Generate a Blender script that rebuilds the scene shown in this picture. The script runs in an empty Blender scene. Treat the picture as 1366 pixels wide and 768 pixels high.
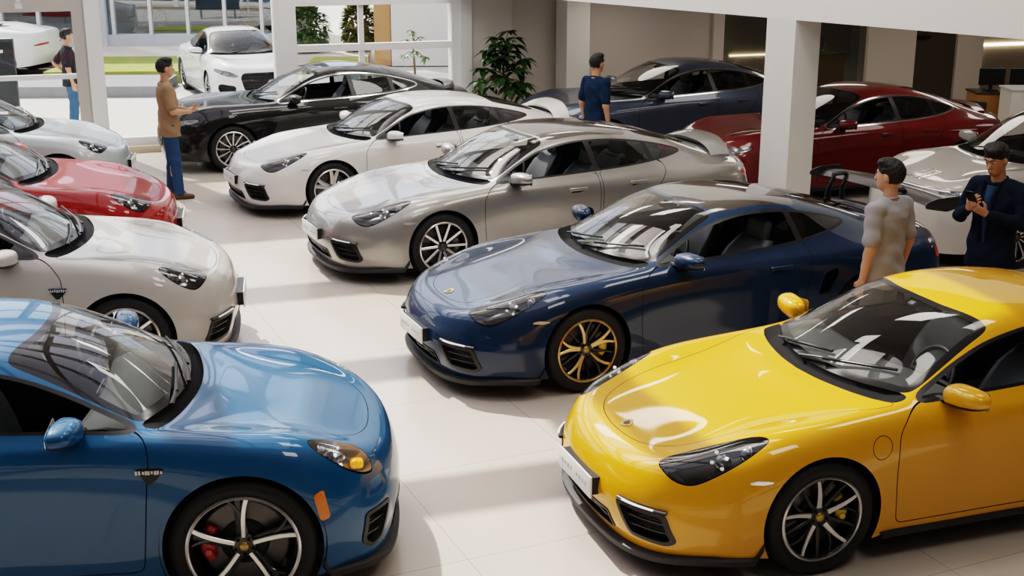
import bpy, bmesh, math, random
import numpy as np
from mathutils import Vector, Matrix
random.seed(7)
PI = math.pi
SC = bpy.context.scene
COL = SC.collection

# ------------------------------------------------------------------ materials
MATS = {}
def pm(name, color, rough=0.5, metal=0.0, coat=0.0, spec=0.5, emit=None, estr=0.0, bump=None, alpha=None, coat_rough=0.03):
    """Principled procedural material (cached by name)."""
    if name in MATS: return MATS[name]
    m = bpy.data.materials.new(name); m.use_nodes = True
    nt = m.node_tree; b = nt.nodes['Principled BSDF']
    b.inputs['Base Color'].default_value = (*color, 1)
    b.inputs['Roughness'].default_value = rough
    b.inputs['Metallic'].default_value = metal
    b.inputs['Coat Weight'].default_value = coat
    b.inputs['Coat Roughness'].default_value = coat_rough
    b.inputs['Specular IOR Level'].default_value = spec
    if emit is not None:
        b.inputs['Emission Color'].default_value = (*emit, 1)
        b.inputs['Emission Strength'].default_value = estr
    if bump:
        scale, strength = bump
        tc = nt.nodes.new('ShaderNodeTexCoord'); no = nt.nodes.new('ShaderNodeTexNoise')
        no.inputs['Scale'].default_value = scale; no.inputs['Detail'].default_value = 4
        bp = nt.nodes.new('ShaderNodeBump'); bp.inputs['Strength'].default_value = strength
        bp.inputs['Distance'].default_value = 0.01
        nt.links.new(tc.outputs['Object'], no.inputs['Vector'])
        nt.links.new(no.outputs['Fac'], bp.inputs['Height'])
        nt.links.new(bp.outputs['Normal'], b.inputs['Normal'])
    MATS[name] = m
    return m

def paint(name, color, metal=0.0, rough=0.38, spec=0.15):
    if name in MATS: return MATS[name]
    m = pm(name, color, rough, metal, 1.0, spec)
    nt = m.node_tree; b = nt.nodes['Principled BSDF']
    # faint flake / orange-peel colour variation
    tc = nt.nodes.new('ShaderNodeTexCoord'); no = nt.nodes.new('ShaderNodeTexNoise')
    no.inputs['Scale'].default_value = 900; no.inputs['Detail'].default_value = 1
    mx = nt.nodes.new('ShaderNodeMixRGB'); mx.blend_type = 'MULTIPLY'; mx.inputs['Fac'].default_value = 0.12
    mx.inputs['Color1'].default_value = (*color, 1)
    nt.links.new(tc.outputs['Object'], no.inputs['Vector'])
    nt.links.new(no.outputs['Color'], mx.inputs['Color2'])
    nt.links.new(mx.outputs['Color'], b.inputs['Base Color'])
    return m

def glass_mat(name, tint=(0.8, 0.85, 0.85), refl=1.0, rough=0.0, base=0.05):
    """Thin sheet glass: tinted transparency plus fresnel reflection."""
    if name in MATS: return MATS[name]
    m = bpy.data.materials.new(name); m.use_nodes = True
    nt = m.node_tree; nt.nodes.clear()
    out = nt.nodes.new('ShaderNodeOutputMaterial')
    tr = nt.nodes.new('ShaderNodeBsdfTransparent'); tr.inputs['Color'].default_value = (*tint, 1)
    gl = nt.nodes.new('ShaderNodeBsdfGlossy'); gl.inputs['Roughness'].default_value = rough
    gl.inputs['Color'].default_value = (refl, refl, refl, 1)
    lw = nt.nodes.new('ShaderNodeLayerWeight'); lw.inputs['Blend'].default_value = 0.5
    # schlick-like: base + (1-base)*facing^4
    p = nt.nodes.new('ShaderNodeMath'); p.operation = 'POWER'; p.inputs[1].default_value = 4.0
    mr = nt.nodes.new('ShaderNodeMapRange'); mr.inputs['To Min'].default_value = base; mr.inputs['To Max'].default_value = 1.0
    mx = nt.nodes.new('ShaderNodeMixShader')
    nt.links.new(lw.outputs['Facing'], p.inputs[0]); nt.links.new(p.outputs[0], mr.inputs['Value'])
    nt.links.new(mr.outputs[0], mx.inputs['Fac'])
    nt.links.new(tr.outputs[0], mx.inputs[1]); nt.links.new(gl.outputs[0], mx.inputs[2])
    nt.links.new(mx.outputs[0], out.inputs['Surface'])
    MATS[name] = m
    return m

# ------------------------------------------------------------------ objects
def tag(o, label=None, cat=None, group=None, kind=None):
    if label: o['label'] = label
    if cat: o['category'] = cat
    if group: o['group'] = group
    if kind: o['kind'] = kind
    return o

def empty(name, loc=(0, 0, 0), rz=0.0):
    o = bpy.data.objects.new(name, None); COL.objects.link(o)
    o.location = loc; o.rotation_euler = (0, 0, rz); o.empty_display_size = 0.2
    return o

def mesh_obj(name, verts, faces, mats, parent=None, fmat=None, smooth=True, normals=None):
    me = bpy.data.meshes.new(name)
    me.from_pydata([tuple(map(float, v)) for v in verts], [], [tuple(f) for f in faces])
    if not isinstance(mats, (list, tuple)): mats = [mats]
    for m in mats: me.materials.append(m)
    if fmat is not None: me.polygons.foreach_set('material_index', list(fmat))
    if smooth: me.polygons.foreach_set('use_smooth', [True] * len(me.polygons))
    me.update()
    if normals is not None:
        me.normals_split_custom_set_from_vertices([tuple(map(float, n)) for n in normals])
    o = bpy.data.objects.new(name, me); COL.objects.link(o)
    if parent: o.parent = parent
    return o

def bm_obj(name, bm, mats, parent=None, smooth=False, auto=None):
    me = bpy.data.meshes.new(name); bm.normal_update(); bm.to_mesh(me); bm.free()
    if not isinstance(mats, (list, tuple)): mats = [mats]
    for m in mats: me.materials.append(m)
    if smooth or auto: me.polygons.foreach_set('use_smooth', [True] * len(me.polygons))
    if auto: me.set_sharp_from_angle(angle=math.radians(auto))
    o = bpy.data.objects.new(name, me); COL.objects.link(o)
    if parent: o.parent = parent
    return o

def bm_box(bm, c, s, rot=None, bevel=0.0, mat=0, seg=2):
    r = bmesh.ops.create_cube(bm, size=1.0)
    M = Matrix.Translation(c) @ (rot.to_4x4() if rot else Matrix.Identity(4)) @ Matrix.Diagonal((*s, 1))
    bmesh.ops.transform(bm, matrix=M, verts=r['verts'])
    fs = set(f for v in r['verts'] for f in v.link_faces)
    for f in fs: f.material_index = mat
    if bevel > 0:
        es = list(set(e for v in r['verts'] for e in v.link_edges))
        bmesh.ops.bevel(bm, geom=es, offset=bevel, segments=seg, affect='EDGES', profile=0.5)

def bm_lathe(bm, prof, n=48, axis='Y', mat=0, close=False, M=None):
    """profile list of (r, a): radius and position along axis."""
    rings = []
    for k in range(n):
        t = 2 * PI * k / n; row = []
        for r, a in prof:
            if axis == 'Y': p = Vector((r * math.cos(t), a, r * math.sin(t)))
            elif axis == 'Z': p = Vector((r * math.cos(t), r * math.sin(t), a))
            else: p = Vector((a, r * math.cos(t), r * math.sin(t)))
            if M: p = M @ p
            row.append(bm.verts.new(p))
        rings.append(row)
    m = len(prof)
    for k in range(n):
        A, B = rings[k], rings[(k + 1) % n]
        for i in range(m - 1 if not close else m):
            j = (i + 1) % m
            f = bm.faces.new((A[i], A[j], B[j], B[i])); f.material_index = mat; f.smooth = True

def bm_tube(bm, pts, r, n=8, mat=0, cap=True, flat=1.0):
    """sweep a circle (radius r or list) along points."""
    pts = [Vector(p) for p in pts]; rows = []
    for i, p in enumerate(pts):
        t = (pts[min(i + 1, len(pts) - 1)] - pts[max(i - 1, 0)])
        if t.length < 1e-9: t = Vector((0, 0, 1))
        t.normalize()
        up = Vector((0, 0, 1)) if abs(t.z) < 0.95 else Vector((0, 1, 0))
        a = t.cross(up).normalized(); b = a.cross(t)
        rr = r[i] if isinstance(r, (list, tuple)) else r
        rows.append([bm.verts.new(p + rr * (math.cos(2 * PI * k / n) * a + flat * math.sin(2 * PI * k / n) * b)) for k in range(n)])
    for i in range(len(rows) - 1):
        for k in range(n):
            f = bm.faces.new((rows[i][k], rows[i][(k + 1) % n], rows[i + 1][(k + 1) % n], rows[i + 1][k])); f.material_index = mat
    if cap:
        for row, rev in ((rows[0], False), (rows[-1], True)):
            f = bm.faces.new(row[::-1] if not rev else row); f.material_index = mat

def bm_prism(bm, poly, M, h, mat=0):
    """extrude a 2D polygon (x,y) by h along local z, transformed by M."""
    a = [bm.verts.new(M @ Vector((x, y, 0))) for x, y in poly]
    b = [bm.verts.new(M @ Vector((x, y, h))) for x, y in poly]
    n = len(poly)
    fs = [bm.faces.new(a[::-1]), bm.faces.new(b)]
    for i in range(n): fs.append(bm.faces.new((a[i], a[(i + 1) % n], b[(i + 1) % n], b[i])))
    for f in fs: f.material_index = mat

def smooth_poly(pts, n=8, closed=True):
    """Catmull-Rom densify."""
    P = [np.array(p, float) for p in pts]; N = len(P); out = []
    rng = range(N) if closed else range(N - 1)
    for i in rng:
        if closed: a, b, c, d = P[i - 1], P[i], P[(i + 1) % N], P[(i + 2) % N]
        else: a, b, c, d = P[max(i - 1, 0)], P[i], P[i + 1], P[min(i + 2, N - 1)]
        for k in range(n):
            t = k / n
            out.append(0.5 * ((2 * b) + (-a + c) * t + (2 * a - 5 * b + 4 * c - d) * t * t + (-a + 3 * b - 3 * c + d) * t ** 3))
    if not closed: out.append(P[-1])
    return np.array(out)

def round_poly(pts, r, n=5):
    """polygon with rounded corners (radius r or list)."""
    P = [np.array(p, float) for p in pts]; N = len(P); out = []
    for i in range(N):
        a, b, c = P[i - 1], P[i], P[(i + 1) % N]
        rr = r[i] if isinstance(r, (list, tuple)) else r
        u = a - b; v = c - b; lu = np.linalg.norm(u); lv = np.linalg.norm(v)
        d = min(rr, lu * 0.45, lv * 0.45)
        p0 = b + u / lu * d; p1 = b + v / lv * d
        for k in range(n + 1):
            t = k / n
            out.append((1 - t) ** 2 * p0 + 2 * t * (1 - t) * b + t * t * p1)
    return np.array(out)

def sd_poly(P, poly):
    """signed distance of points P (n,2) to polygon: negative inside."""
    P = np.asarray(P, float); poly = np.asarray(poly, float)
    A = poly; B = np.roll(poly, -1, axis=0)
    d2 = np.full(len(P), 1e18); ins = np.zeros(len(P), bool)
    for a, b in zip(A, B):
        e = b - a; w = P - a
        L = e @ e
        if L < 1e-16: continue
        t = np.clip((w @ e) / L, 0, 1)
        q = w - t[:, None] * e
        d2 = np.minimum(d2, (q * q).sum(1))
        if abs(b[1] - a[1]) > 1e-15:
            c = ((a[1] > P[:, 1]) != (b[1] > P[:, 1]))
            xi = a[0] + (P[:, 1] - a[1]) * (b[0] - a[0]) / (b[1] - a[1])
            ins ^= c & (P[:, 0] < xi)
    d = np.sqrt(d2)
    return np.where(ins, -d, d)

# ------------------------------------------------------------------ cut-able surface
class Skin:
    """poly surface with per-vertex normals and per-face labels; split along the zero line of any field."""
    def __init__(s, V, N, F):
        s.V = np.asarray(V, float); s.N = np.asarray(N, float); s.F = [tuple(f) for f in F]
        s.L = np.array(['body'] * len(s.F), dtype=object)
        s._up()
    def _up(s):
        s.n = np.array([len(f) for f in s.F]); s.off = np.concatenate([[0], np.cumsum(s.n)[:-1]])
        s.flat = np.concatenate([np.array(f) for f in s.F])
        s.C = np.add.reduceat(s.V[s.flat], s.off, axis=0) / s.n[:, None]
        s.FN = np.add.reduceat(s.N[s.flat], s.off, axis=0) / s.n[:, None]
    def cut(s, d, label=None, mask=None, only=None):
        """d: per-vertex field. Faces in mask are split at d=0; those with d<0 get label."""
        d = np.asarray(d, float).copy(); d[np.abs(d) < 2e-4] = 2e-4
        m = np.ones(len(s.F), bool) if mask is None else np.array(mask).copy()
        if only is not None: m &= np.isin(s.L, only)
        lo = np.minimum.reduceat(d[s.flat], s.off); hi = np.maximum.reduceat(d[s.flat], s.off)
        inside = m & (hi < 0); mixed = np.nonzero(m & (lo < 0) & (hi > 0))[0]
        if label is not None: s.L[inside] = label
        if len(mixed) == 0: return
        newV = []; newN = []; edge = {}; base = len(s.V)
        addF = []; addL = []; keep = np.ones(len(s.F), bool)
        def cross(a, b):
            k = (a, b) if a < b else (b, a)
            if k in edge: return edge[k]
            i, j = k; t = d[i] / (d[i] - d[j])
            newV.append(s.V[i] * (1 - t) + s.V[j] * t)
            nn = s.N[i] * (1 - t) + s.N[j] * t; newN.append(nn / max(np.linalg.norm(nn), 1e-9))
            edge[k] = base + len(newV) - 1
            return edge[k]
        for fi in mixed:
            f = s.F[fi]; neg = []; pos = []
            for q in range(len(f)):
                a = f[q]; b = f[(q + 1) % len(f)]
                (neg if d[a] < 0 else pos).append(a)
                if (d[a] < 0) != (d[b] < 0):
                    c = cross(a, b); neg.append(c); pos.append(c)
            keep[fi] = False
            if len(neg) > 2: addF.append(tuple(neg)); addL.append(label if label is not None else s.L[fi])
            if len(pos) > 2: addF.append(tuple(pos)); addL.append(s.L[fi])
        s.V = np.vstack([s.V, np.array(newV)]); s.N = np.vstack([s.N, np.array(newN)])
        s.F = [f for f, k in zip(s.F, keep) if k] + addF
        s.L = np.concatenate([s.L[keep], np.array(addL, dtype=object)])
        s._up()
    def band(s, dfun, w, label, mask=None, only=None, inner=None):
        """thin line |d|<w labelled; dfun is evaluated on the current vertices."""
        mk = (lambda: mask() if mask else None)
        s.cut(dfun(s.V) - w, '_t', mk(), only)
        s.cut(-(dfun(s.V) + w), label, mk(), ['_t'])
        if inner: s.L[s.L == '_t'] = inner
    def drop(s, label):
        k = s.L != label
        s.F = [f for f, q in zip(s.F, k) if q]; s.L = s.L[k]; s._up()
    def take(s, sel):
        """sub surface -> V, N, F (compact)."""
        idx = np.nonzero(sel)[0]
        used = np.unique(np.concatenate([np.array(s.F[i]) for i in idx])) if len(idx) else np.array([], int)
        mp = {int(v): k for k, v in enumerate(used)}
        return s.V[used], s.N[used], [tuple(mp[v] for v in s.F[i]) for i in idx]

def boundary(F):
    e = {}
    for f in F:
        for q in range(len(f)):
            a, b = f[q], f[(q + 1) % len(f)]; k = (min(a, b), max(a, b))
            e[k] = None if k in e else (a, b)
    return [v for v in e.values() if v]

def recess_geo(V, N, F, vec):
    """floor pushed by vec (per-vertex or single) plus walls."""
    V2 = V + vec; n = len(V)
    W = [(a, b, b + n, a + n) for a, b in boundary(F)]
    W = [(q[1], q[0], q[3], q[2]) for q in W]
    return np.vstack([V, V2]), [tuple(v + n for v in f) for f in F], W
# ================================================================== CARS
# Base control points of a low coupe, nose at x=0, half width y>=0, ground z=0.
# columns: sill, lower side, mid side, upper side, shoulder, belt / fender crest, cant rail / hood edge, inner, centre
def coupe_rows():
    R = []
    R.append([(.40,.80,.17),(.365,.82,.29),(.37,.825,.45),(.41,.80,.585),(.46,.77,.665),(.30,.655,.672),(.175,.47,.64),(.105,.25,.615),(.09,0,.61)])
    R.append([(.56,.865,.165),(.55,.88,.29),(.56,.885,.46),(.60,.865,.61),(.64,.82,.715),(.55,.685,.755),(.42,.49,.69),(.34,.25,.67),(.33,0,.667)])
    R.append([(.76,.885,.16),(.76,.897,.29),(.77,.905,.46),(.80,.895,.635),(.83,.845,.765),(.78,.70,.815),(.70,.50,.752),(.64,.25,.735),(.63,0,.733)])
    R.append([(1.04,.89,.16),(1.04,.90,.30),(1.04,.912,.47),(1.04,.905,.66),(1.04,.855,.795),(1.03,.72,.838),(.98,.53,.79),(.94,.26,.777),(.93,0,.775)])
    R.append([(1.26,.88,.16),(1.26,.888,.30),(1.26,.895,.48),(1.26,.89,.67),(1.26,.85,.805),(1.25,.745,.857),(1.20,.57,.825),(1.16,.28,.815),(1.14,0,.812)])
    R.append([(1.48,.865,.17),(1.48,.875,.30),(1.48,.878,.48),(1.48,.882,.68),(1.48,.850,.808),(1.50,.775,.868),(1.44,.64,.866),(1.32,.32,.857),(1.28,0,.855)])
    R.append([(1.70,.865,.17),(1.70,.868,.30),(1.70,.864,.48),(1.70,.876,.68),(1.70,.852,.812),(1.70,.79,.878),(1.645,.69,.896),(1.49,.37,.882),(1.43,0,.874)])
    R.append([(1.97,.865,.17),(1.97,.868,.30),(1.97,.863,.48),(1.97,.878,.69),(1.97,.860,.82),(1.98,.80,.888),(1.95,.645,1.055),(1.82,.35,1.085),(1.78,0,1.09)])
    R.append([(2.30,.865,.17),(2.30,.868,.30),(2.30,.864,.48),(2.30,.88,.69),(2.30,.862,.83),(2.30,.80,.897),(2.28,.58,1.205),(2.22,.32,1.245),(2.20,0,1.255)])
    R.append([(2.66,.868,.17),(2.66,.873,.30),(2.66,.872,.48),(2.66,.886,.70),(2.66,.866,.838),(2.66,.79,.91),(2.64,.558,1.238),(2.61,.30,1.283),(2.60,0,1.293)])
    R.append([(3.02,.87,.17),(3.02,.885,.30),(3.02,.892,.48),(3.02,.90,.70),(3.02,.872,.85),(3.02,.775,.93),(3.01,.545,1.205),(3.0,.30,1.255),(3.0,0,1.266)])
    R.append([(3.42,.885,.17),(3.42,.91,.30),(3.42,.925,.48),(3.42,.92,.70),(3.42,.875,.862),(3.42,.745,.935),(3.40,.545,1.105),(3.38,.30,1.168),(3.38,0,1.182)])
    R.append([(3.78,.885,.18),(3.78,.91,.30),(3.78,.922,.48),(3.77,.912,.70),(3.77,.858,.868),(3.77,.70,.918),(3.75,.535,.99),(3.74,.29,1.045),(3.74,0,1.056)])
    R.append([(4.04,.87,.20),(4.05,.893,.31),(4.05,.90,.48),(4.05,.885,.69),(4.05,.825,.852),(4.07,.66,.888),(4.10,.50,.915),(4.13,.27,.935),(4.14,0,.94)])
    R.append([(4.20,.81,.22),(4.22,.835,.33),(4.22,.84,.48),(4.20,.825,.66),(4.18,.775,.805),(4.27,.62,.855),(4.34,.46,.88),(4.38,.25,.898),(4.39,0,.902)])
    # front face: columns belt, hood edge, inner, centre; each 4 levels bottom->top
    Fr = [[(.215,.675,.155),(.175,.68,.285),(.175,.675,.44),(.22,.665,.575)],
          [(.105,.49,.145),(.055,.495,.28),(.05,.495,.43),(.10,.48,.555)],
          [(.065,.26,.14),(.005,.265,.275),(-.005,.26,.42),(.04,.255,.535)],
          [(.055,0,.14),(-.01,0,.275),(-.02,0,.42),(.025,0,.53)]]
    Rr = [[(4.25,.66,.225),(4.32,.665,.34),(4.33,.665,.50),(4.30,.65,.70)],
          [(4.30,.48,.23),(4.385,.485,.34),(4.395,.485,.50),(4.365,.475,.72)],
          [(4.32,.26,.23),(4.415,.26,.34),(4.425,.26,.50),(4.395,.255,.735)],
          [(4.33,0,.23),(4.42,0,.34),(4.43,0,.50),(4.40,0,.74)]]
    return R, Fr, Rr

def build_cage(R, Fr, Rr):
    """half tables -> full closed cage (open underneath); returns verts, faces"""
    V = []; F = []; cache = {}
    def vid(p, key):
        if key not in cache:
            cache[key] = len(V); V.append(p)
        return cache[key]
    n = len(R)
    for sgn in (1, -1):
        def S(i, c):
            p = R[i][c]; s = 0 if c == 8 else sgn
            return vid((p[0], p[1] * sgn, p[2]), ('s', i, c, s))
        def E(tab, nm, row, c, k):      # c: 0..4 corner..centre ; k: 0..4 bottom..top
            if c == 0: return S(row, k)
            if k == 4: return S(row, 4 + c)
            p = tab[c - 1][k]; s = 0 if c == 4 else sgn
            return vid((p[0], p[1] * sgn, p[2]), (nm, c, k, s))
        def add(q):
            q = list(dict.fromkeys(q))
            F.append(tuple(q if sgn > 0 else q[::-1]))
        for i in range(n - 1):
            for c in range(8): add([S(i, c), S(i, c + 1), S(i + 1, c + 1), S(i + 1, c)])
        for c in range(4):
            for k in range(4):
                add([E(Fr, 'f', 0, c, k), E(Fr, 'f', 0, c + 1, k), E(Fr, 'f', 0, c + 1, k + 1), E(Fr, 'f', 0, c, k + 1)])
                add([E(Rr, 'r', n - 1, c, k), E(Rr, 'r', n - 1, c, k + 1), E(Rr, 'r', n - 1, c + 1, k + 1), E(Rr, 'r', n - 1, c + 1, k)])
    return np.array(V, float), F

def fit_cage(V, F, iters=4, alpha=0.8):
    """move the cage so that its Catmull-Clark limit surface passes (nearly) through V."""
    n = len(V); T = V.copy()
    nb = [set() for _ in range(n)]; ec = {}; vf = [[] for _ in range(n)]
    for fi, f in enumerate(F):
        for q in range(len(f)):
            a, b = f[q], f[(q + 1) % len(f)]; nb[a].add(b); nb[b].add(a)
            k = (min(a, b), max(a, b)); ec[k] = ec.get(k, 0) + 1
        for v in f: vf[v].append(fi)
    M = np.zeros((n, n)); FC = np.zeros((len(F), n))
    for fi, f in enumerate(F):
        for v in f: FC[fi, v] += 1 / len(f)
    for v in range(n):
        bn = [w for w in nb[v] if ec[(min(v, w), max(v, w))] == 1]
        if len(bn) >= 2:
            M[v, v] = 4 / 6
            for w in bn[:2]: M[v, w] += 1 / 6
        else:
            k = len(nb[v]); fs = vf[v]
            M[v, v] += k * k
            for w in nb[v]:
                M[v, w] += 2; M[v, v] += 2        # 4*edge midpoint
            for fi in fs: M[v] += FC[fi]
            M[v] /= k * (k + 5)
    P = V.copy()
    for _ in range(iters): P = P + alpha * (T - M @ P)
    return P

def subdivide(V, F, level):
    me = bpy.data.meshes.new('cage'); me.from_pydata([tuple(v) for v in V], [], F)
    o = bpy.data.objects.new('cage', me); COL.objects.link(o)
    md = o.modifiers.new('s', 'SUBSURF'); md.levels = level; md.render_levels = level
    dg = bpy.context.evaluated_depsgraph_get(); dg.update()
    ev = o.evaluated_get(dg); m2 = ev.to_mesh()
    nv = len(m2.vertices); A = np.empty(nv * 3); m2.vertices.foreach_get('co', A)
    B = np.empty(nv * 3); m2.vertices.foreach_get('normal', B)
    lo = np.empty(len(m2.loops), int); m2.loops.foreach_get('vertex_index', lo)
    FF = lo.reshape(-1, 4).tolist()
    ev.to_mesh_clear(); bpy.data.objects.remove(o); bpy.data.meshes.remove(me)
    return A.reshape(-1, 3), B.reshape(-1, 3), FF

BLACK = lambda: pm('black_trim', (.012, .012, .013), .35)
SATIN = lambda: pm('satin_black', (.02, .02, .021), .5)
MATTE = lambda: pm('matte_black', (.008, .008, .009), .8, spec=.2)
SEAM = lambda: pm('shut_line', (.006, .006, .007), .9, spec=.1)
CHROME = lambda: pm('chrome', (.8, .8, .8), .12, 1.0)
def MESHGRILLE():
    if 'grille_mesh' in MATS: return MATS['grille_mesh']
    m = pm('grille_mesh', (.012, .012, .013), .45)
    nt = m.node_tree; b = nt.nodes['Principled BSDF']
    tc = nt.nodes.new('ShaderNodeTexCoord'); vo = nt.nodes.new('ShaderNodeTexVoronoi'); vo.inputs['Scale'].default_value = 70
    bp = nt.nodes.new('ShaderNodeBump'); bp.inputs['Strength'].default_value = 0.9; bp.inputs['Distance'].default_value = 0.006
    nt.links.new(tc.outputs['Object'], vo.inputs['Vector']); nt.links.new(vo.outputs['Distance'], bp.inputs['Height'])
    nt.links.new(bp.outputs['Normal'], b.inputs['Normal'])
    return m

class Warp:
    def __init__(s, xm, ym, zm):
        s.xm, s.ym, s.zm = xm, ym, zm
    def X(s, x): return np.interp(x, s.xm[0], s.xm[1], left=None) + np.minimum(x - s.xm[0][0], 0) + np.maximum(x - s.xm[0][-1], 0)
    def Z(s, z): return np.interp(z, s.zm[0], s.zm[1]) + np.maximum(np.asarray(z) - s.zm[0][-1], 0)
    def Y(s, y): return np.asarray(y) * s.ym
    def p3(s, p): return (float(s.X(p[0])), float(s.Y(p[1])), float(s.Z(p[2])))
    def xz(s, pts): return np.stack([s.X(np.array(pts)[:, 0]), s.Z(np.array(pts)[:, 1])], 1)
    def xy(s, pts): return np.stack([s.X(np.array(pts)[:, 0]), s.Y(np.array(pts)[:, 1])], 1)
    def yz(s, pts): return np.stack([s.Y(np.array(pts)[:, 0]), s.Z(np.array(pts)[:, 1])], 1)

def mirror_half(pts):
    """half plan polygon (x, y>=0) listed from centreline to centreline -> closed full polygon"""
    P = [tuple(p) for p in pts]
    Q = [(x, -y) for x, y in P[::-1] if y > 1e-6]
    return np.array(P + Q)

# ------------------------------------------------------------------ wheels
def spoke(bm, r0, r1, ang, w0, w1, a0, a1, depth, twist=0.0, mface=0, mside=1, n=6, bulge=0.0):
    """one spoke between radii r0,r1, angle ang (radians); front at axis position a0->a1 (outer side +Y)."""
    rows = []
    for i in range(n + 1):
        t = i / n; r = r0 + (r1 - r0) * t; w = w0 + (w1 - w0) * t
        th = ang + twist * t * t
        a = a0 + (a1 - a0) * t + bulge * 4 * t * (1 - t)
        c, s = math.cos(th), math.sin(th); d = Vector((c, 0, s)); p = Vector((-s, 0, c))
        rows.append([bm.verts.new(d * r + p * w + Vector((0, a - .004, 0))), bm.verts.new(d * r + p * w * .7 + Vector((0, a, 0))),
                     bm.verts.new(d * r - p * w * .7 + Vector((0, a, 0))), bm.verts.new(d * r - p * w + Vector((0, a - .004, 0))),
                     bm.verts.new(d * r - p * w * .8 + Vector((0, a - depth, 0))), bm.verts.new(d * r + p * w * .8 + Vector((0, a - depth, 0)))])
    for i in range(n):
        for k in range(6):
            f = bm.faces.new((rows[i][k], rows[i][(k + 1) % 6], rows[i + 1][(k + 1) % 6], rows[i + 1][k]))
            f.material_index = mface if k in (0, 1, 2) else mside

def make_wheel(parent, loc, side, R, W, style, face, body, caliper, cap, rim_r=None, steer=0.0):
    """wheel part with sub-parts; side=+1 outer towards +y. Returns the tyre object (the part)."""
    rr = rim_r or R * .735
    h = W / 2
    rot = 0.0 if side > 0 else PI
    bm = bmesh.new()
    prof = [(rr - .005, -h + .015), (rr + .012, -h + .004), (rr + .03, -h - .004), (R - .045, -h - .006), (R - .02, -h + .006), (R - .006, -h + .025), (R, -h + .06),
            (R + .001, 0), (R, h - .06), (R - .006, h - .025), (R - .02, h - .006), (R - .045, h + .006), (rr + .03, h + .004), (rr + .012, h - .004), (rr - .005, h - .015)]
    bm_lathe(bm, prof, 64)
    # tread blocks: shallow circumferential grooves and side lugs
    for a in (-.06, 0, .06):
        bm_lathe(bm, [(R + .0015, a - .004), (R - .004, a - .003), (R - .004, a + .003), (R + .0015, a + .004)], 64)
    tire = bm_obj('wheel', bm, [pm('tire_rubber', (.012, .012, .012), .62, bump=(60, .15))], parent, smooth=True)
    tire.location = loc; tire.rotation_euler = (0, 0, rot + steer)
    # rim barrel + lip
    bm = bmesh.new()
    bm_lathe(bm, [(rr, h - .012), (rr + .004, h - .004), (rr - .006, h + .001), (rr - .014, h - .004), (rr - .017, h - .015)], 72, mat=0)
    bm_lathe(bm, [(rr - .017, h - .015), (rr - .03, h - .04), (rr - .035, -h + .02), (rr, -h + .01)], 64, mat=1)
    a_hub = h - .035; a_rim = h - .012
    rin = rr - .014
    if style == 'ten_slim':        # five pairs of slim spokes, each pair alternating broad and fine
        for k in range(5):
            a = k * 2 * PI / 5 + .3
            spoke(bm, .055, rin, a - .05, .017, .010, a_hub, a_rim, .05, twist=-.09, mface=0, mside=1)
            spoke(bm, .055, rin, a + .05, .012, .007, a_hub - .012, a_rim - .012, .04, twist=.30, mface=1, mside=1)
            spoke(bm, .055, rin, a + .63, .013, .008, a_hub - .012, a_rim - .008, .04, twist=.06, mface=1, mside=1)
    elif style == 'ten_star':      # slim double spokes reaching the lip
        for k in range(5):
            a = k * 2 * PI / 5 + .15
            spoke(bm, .05, rin, a, .016, .011, a_hub, a_rim, .05, twist=-.16, mface=0, mside=1)
            spoke(bm, .05, rin, a + .1, .016, .010, a_hub, a_rim, .05, twist=.20, mface=0 if k % 2 == 0 else 1, mside=1)
            spoke(bm, .06, rin, a + .68, .011, .007, a_hub - .02, a_rim - .012, .04, mface=1, mside=1)
    elif style == 'ten_plain':
        for k in range(10):
            spoke(bm, .05, rin, k * 2 * PI / 10, .014, .013, a_hub, a_rim, .05, mface=0, mside=1)
    elif style == 'five_y':
        for k in range(5):
            a = k * 2 * PI / 5 + PI / 2
            spoke(bm, .05, rin, a, .013, .014, a_hub, a_rim, .05, twist=.10, mface=0, mside=1)
            spoke(bm, .05, rin, a + .02, .022, .008, a_hub - .012, a_rim - .02, .045, twist=-.30, mface=1, mside=1)
            spoke(bm, .05, rin, a - .1, .030, .020, a_hub - .016, a_rim - .022, .045, twist=.05, mface=1, mside=1)
    elif style == 'five_twin':
        for k in range(5):
            a = k * 2 * PI / 5 + .4
            for s in (-1, 1):
                spoke(bm, .055, rin, a + s * .13, .026, .021, a_hub, a_rim, .05, twist=s * .06, mface=0, mside=1)
    elif style == 'multi':
        for k in range(12):
            spoke(bm, .05, rin, k * 2 * PI / 12, .010, .014, a_hub, a_rim, .045, twist=.08, mface=0, mside=1)
    bm_lathe(bm, [(.001, a_hub - .03), (.02, a_hub + .0), (.058, a_hub - .002), (.068, a_hub - .012), (.07, a_hub - .07)], 32, mat=1)
    for k in range(5):
        a = k * 2 * PI / 5 + .9
        M = Matrix.Translation((.046 * math.cos(a), 0, .046 * math.sin(a)))
        bm_lathe(bm, [(.001, a_hub + .004), (.008, a_hub + .004), (.010, a_hub - .004)], 10, mat=2, M=M)
    bm_obj('rim', bm, [face, body, MATTE()], tire, auto=35)
    bm = bmesh.new()
    bm_lathe(bm, [(.0005, a_hub + .012), (.018, a_hub + .011), (.026, a_hub + .006), (.028, a_hub - .004)], 24)
    bm_obj('center_cap', bm, [cap], tire, smooth=True)
    bm = bmesh.new()
    rd = rr * .80
    bm_lathe(bm, [(.06, h - .10), (rd - .012, h - .10), (rd, h - .103), (rd, h - .13), (.06, h - .13)], 48)
    bm_lathe(bm, [(.001, h - .075), (rd * .5, h - .08), (rd * .55, h - .1)], 32, mat=1)
    bm_obj('brake_disc', bm, [pm('disc_steel', (.16, .15, .145), .42, .75), SATIN()], tire, smooth=True)
    # caliper straddling the disc on the rear side of the hub (+x for the car)
    bm = bmesh.new(); n = 12; rows = []
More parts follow.
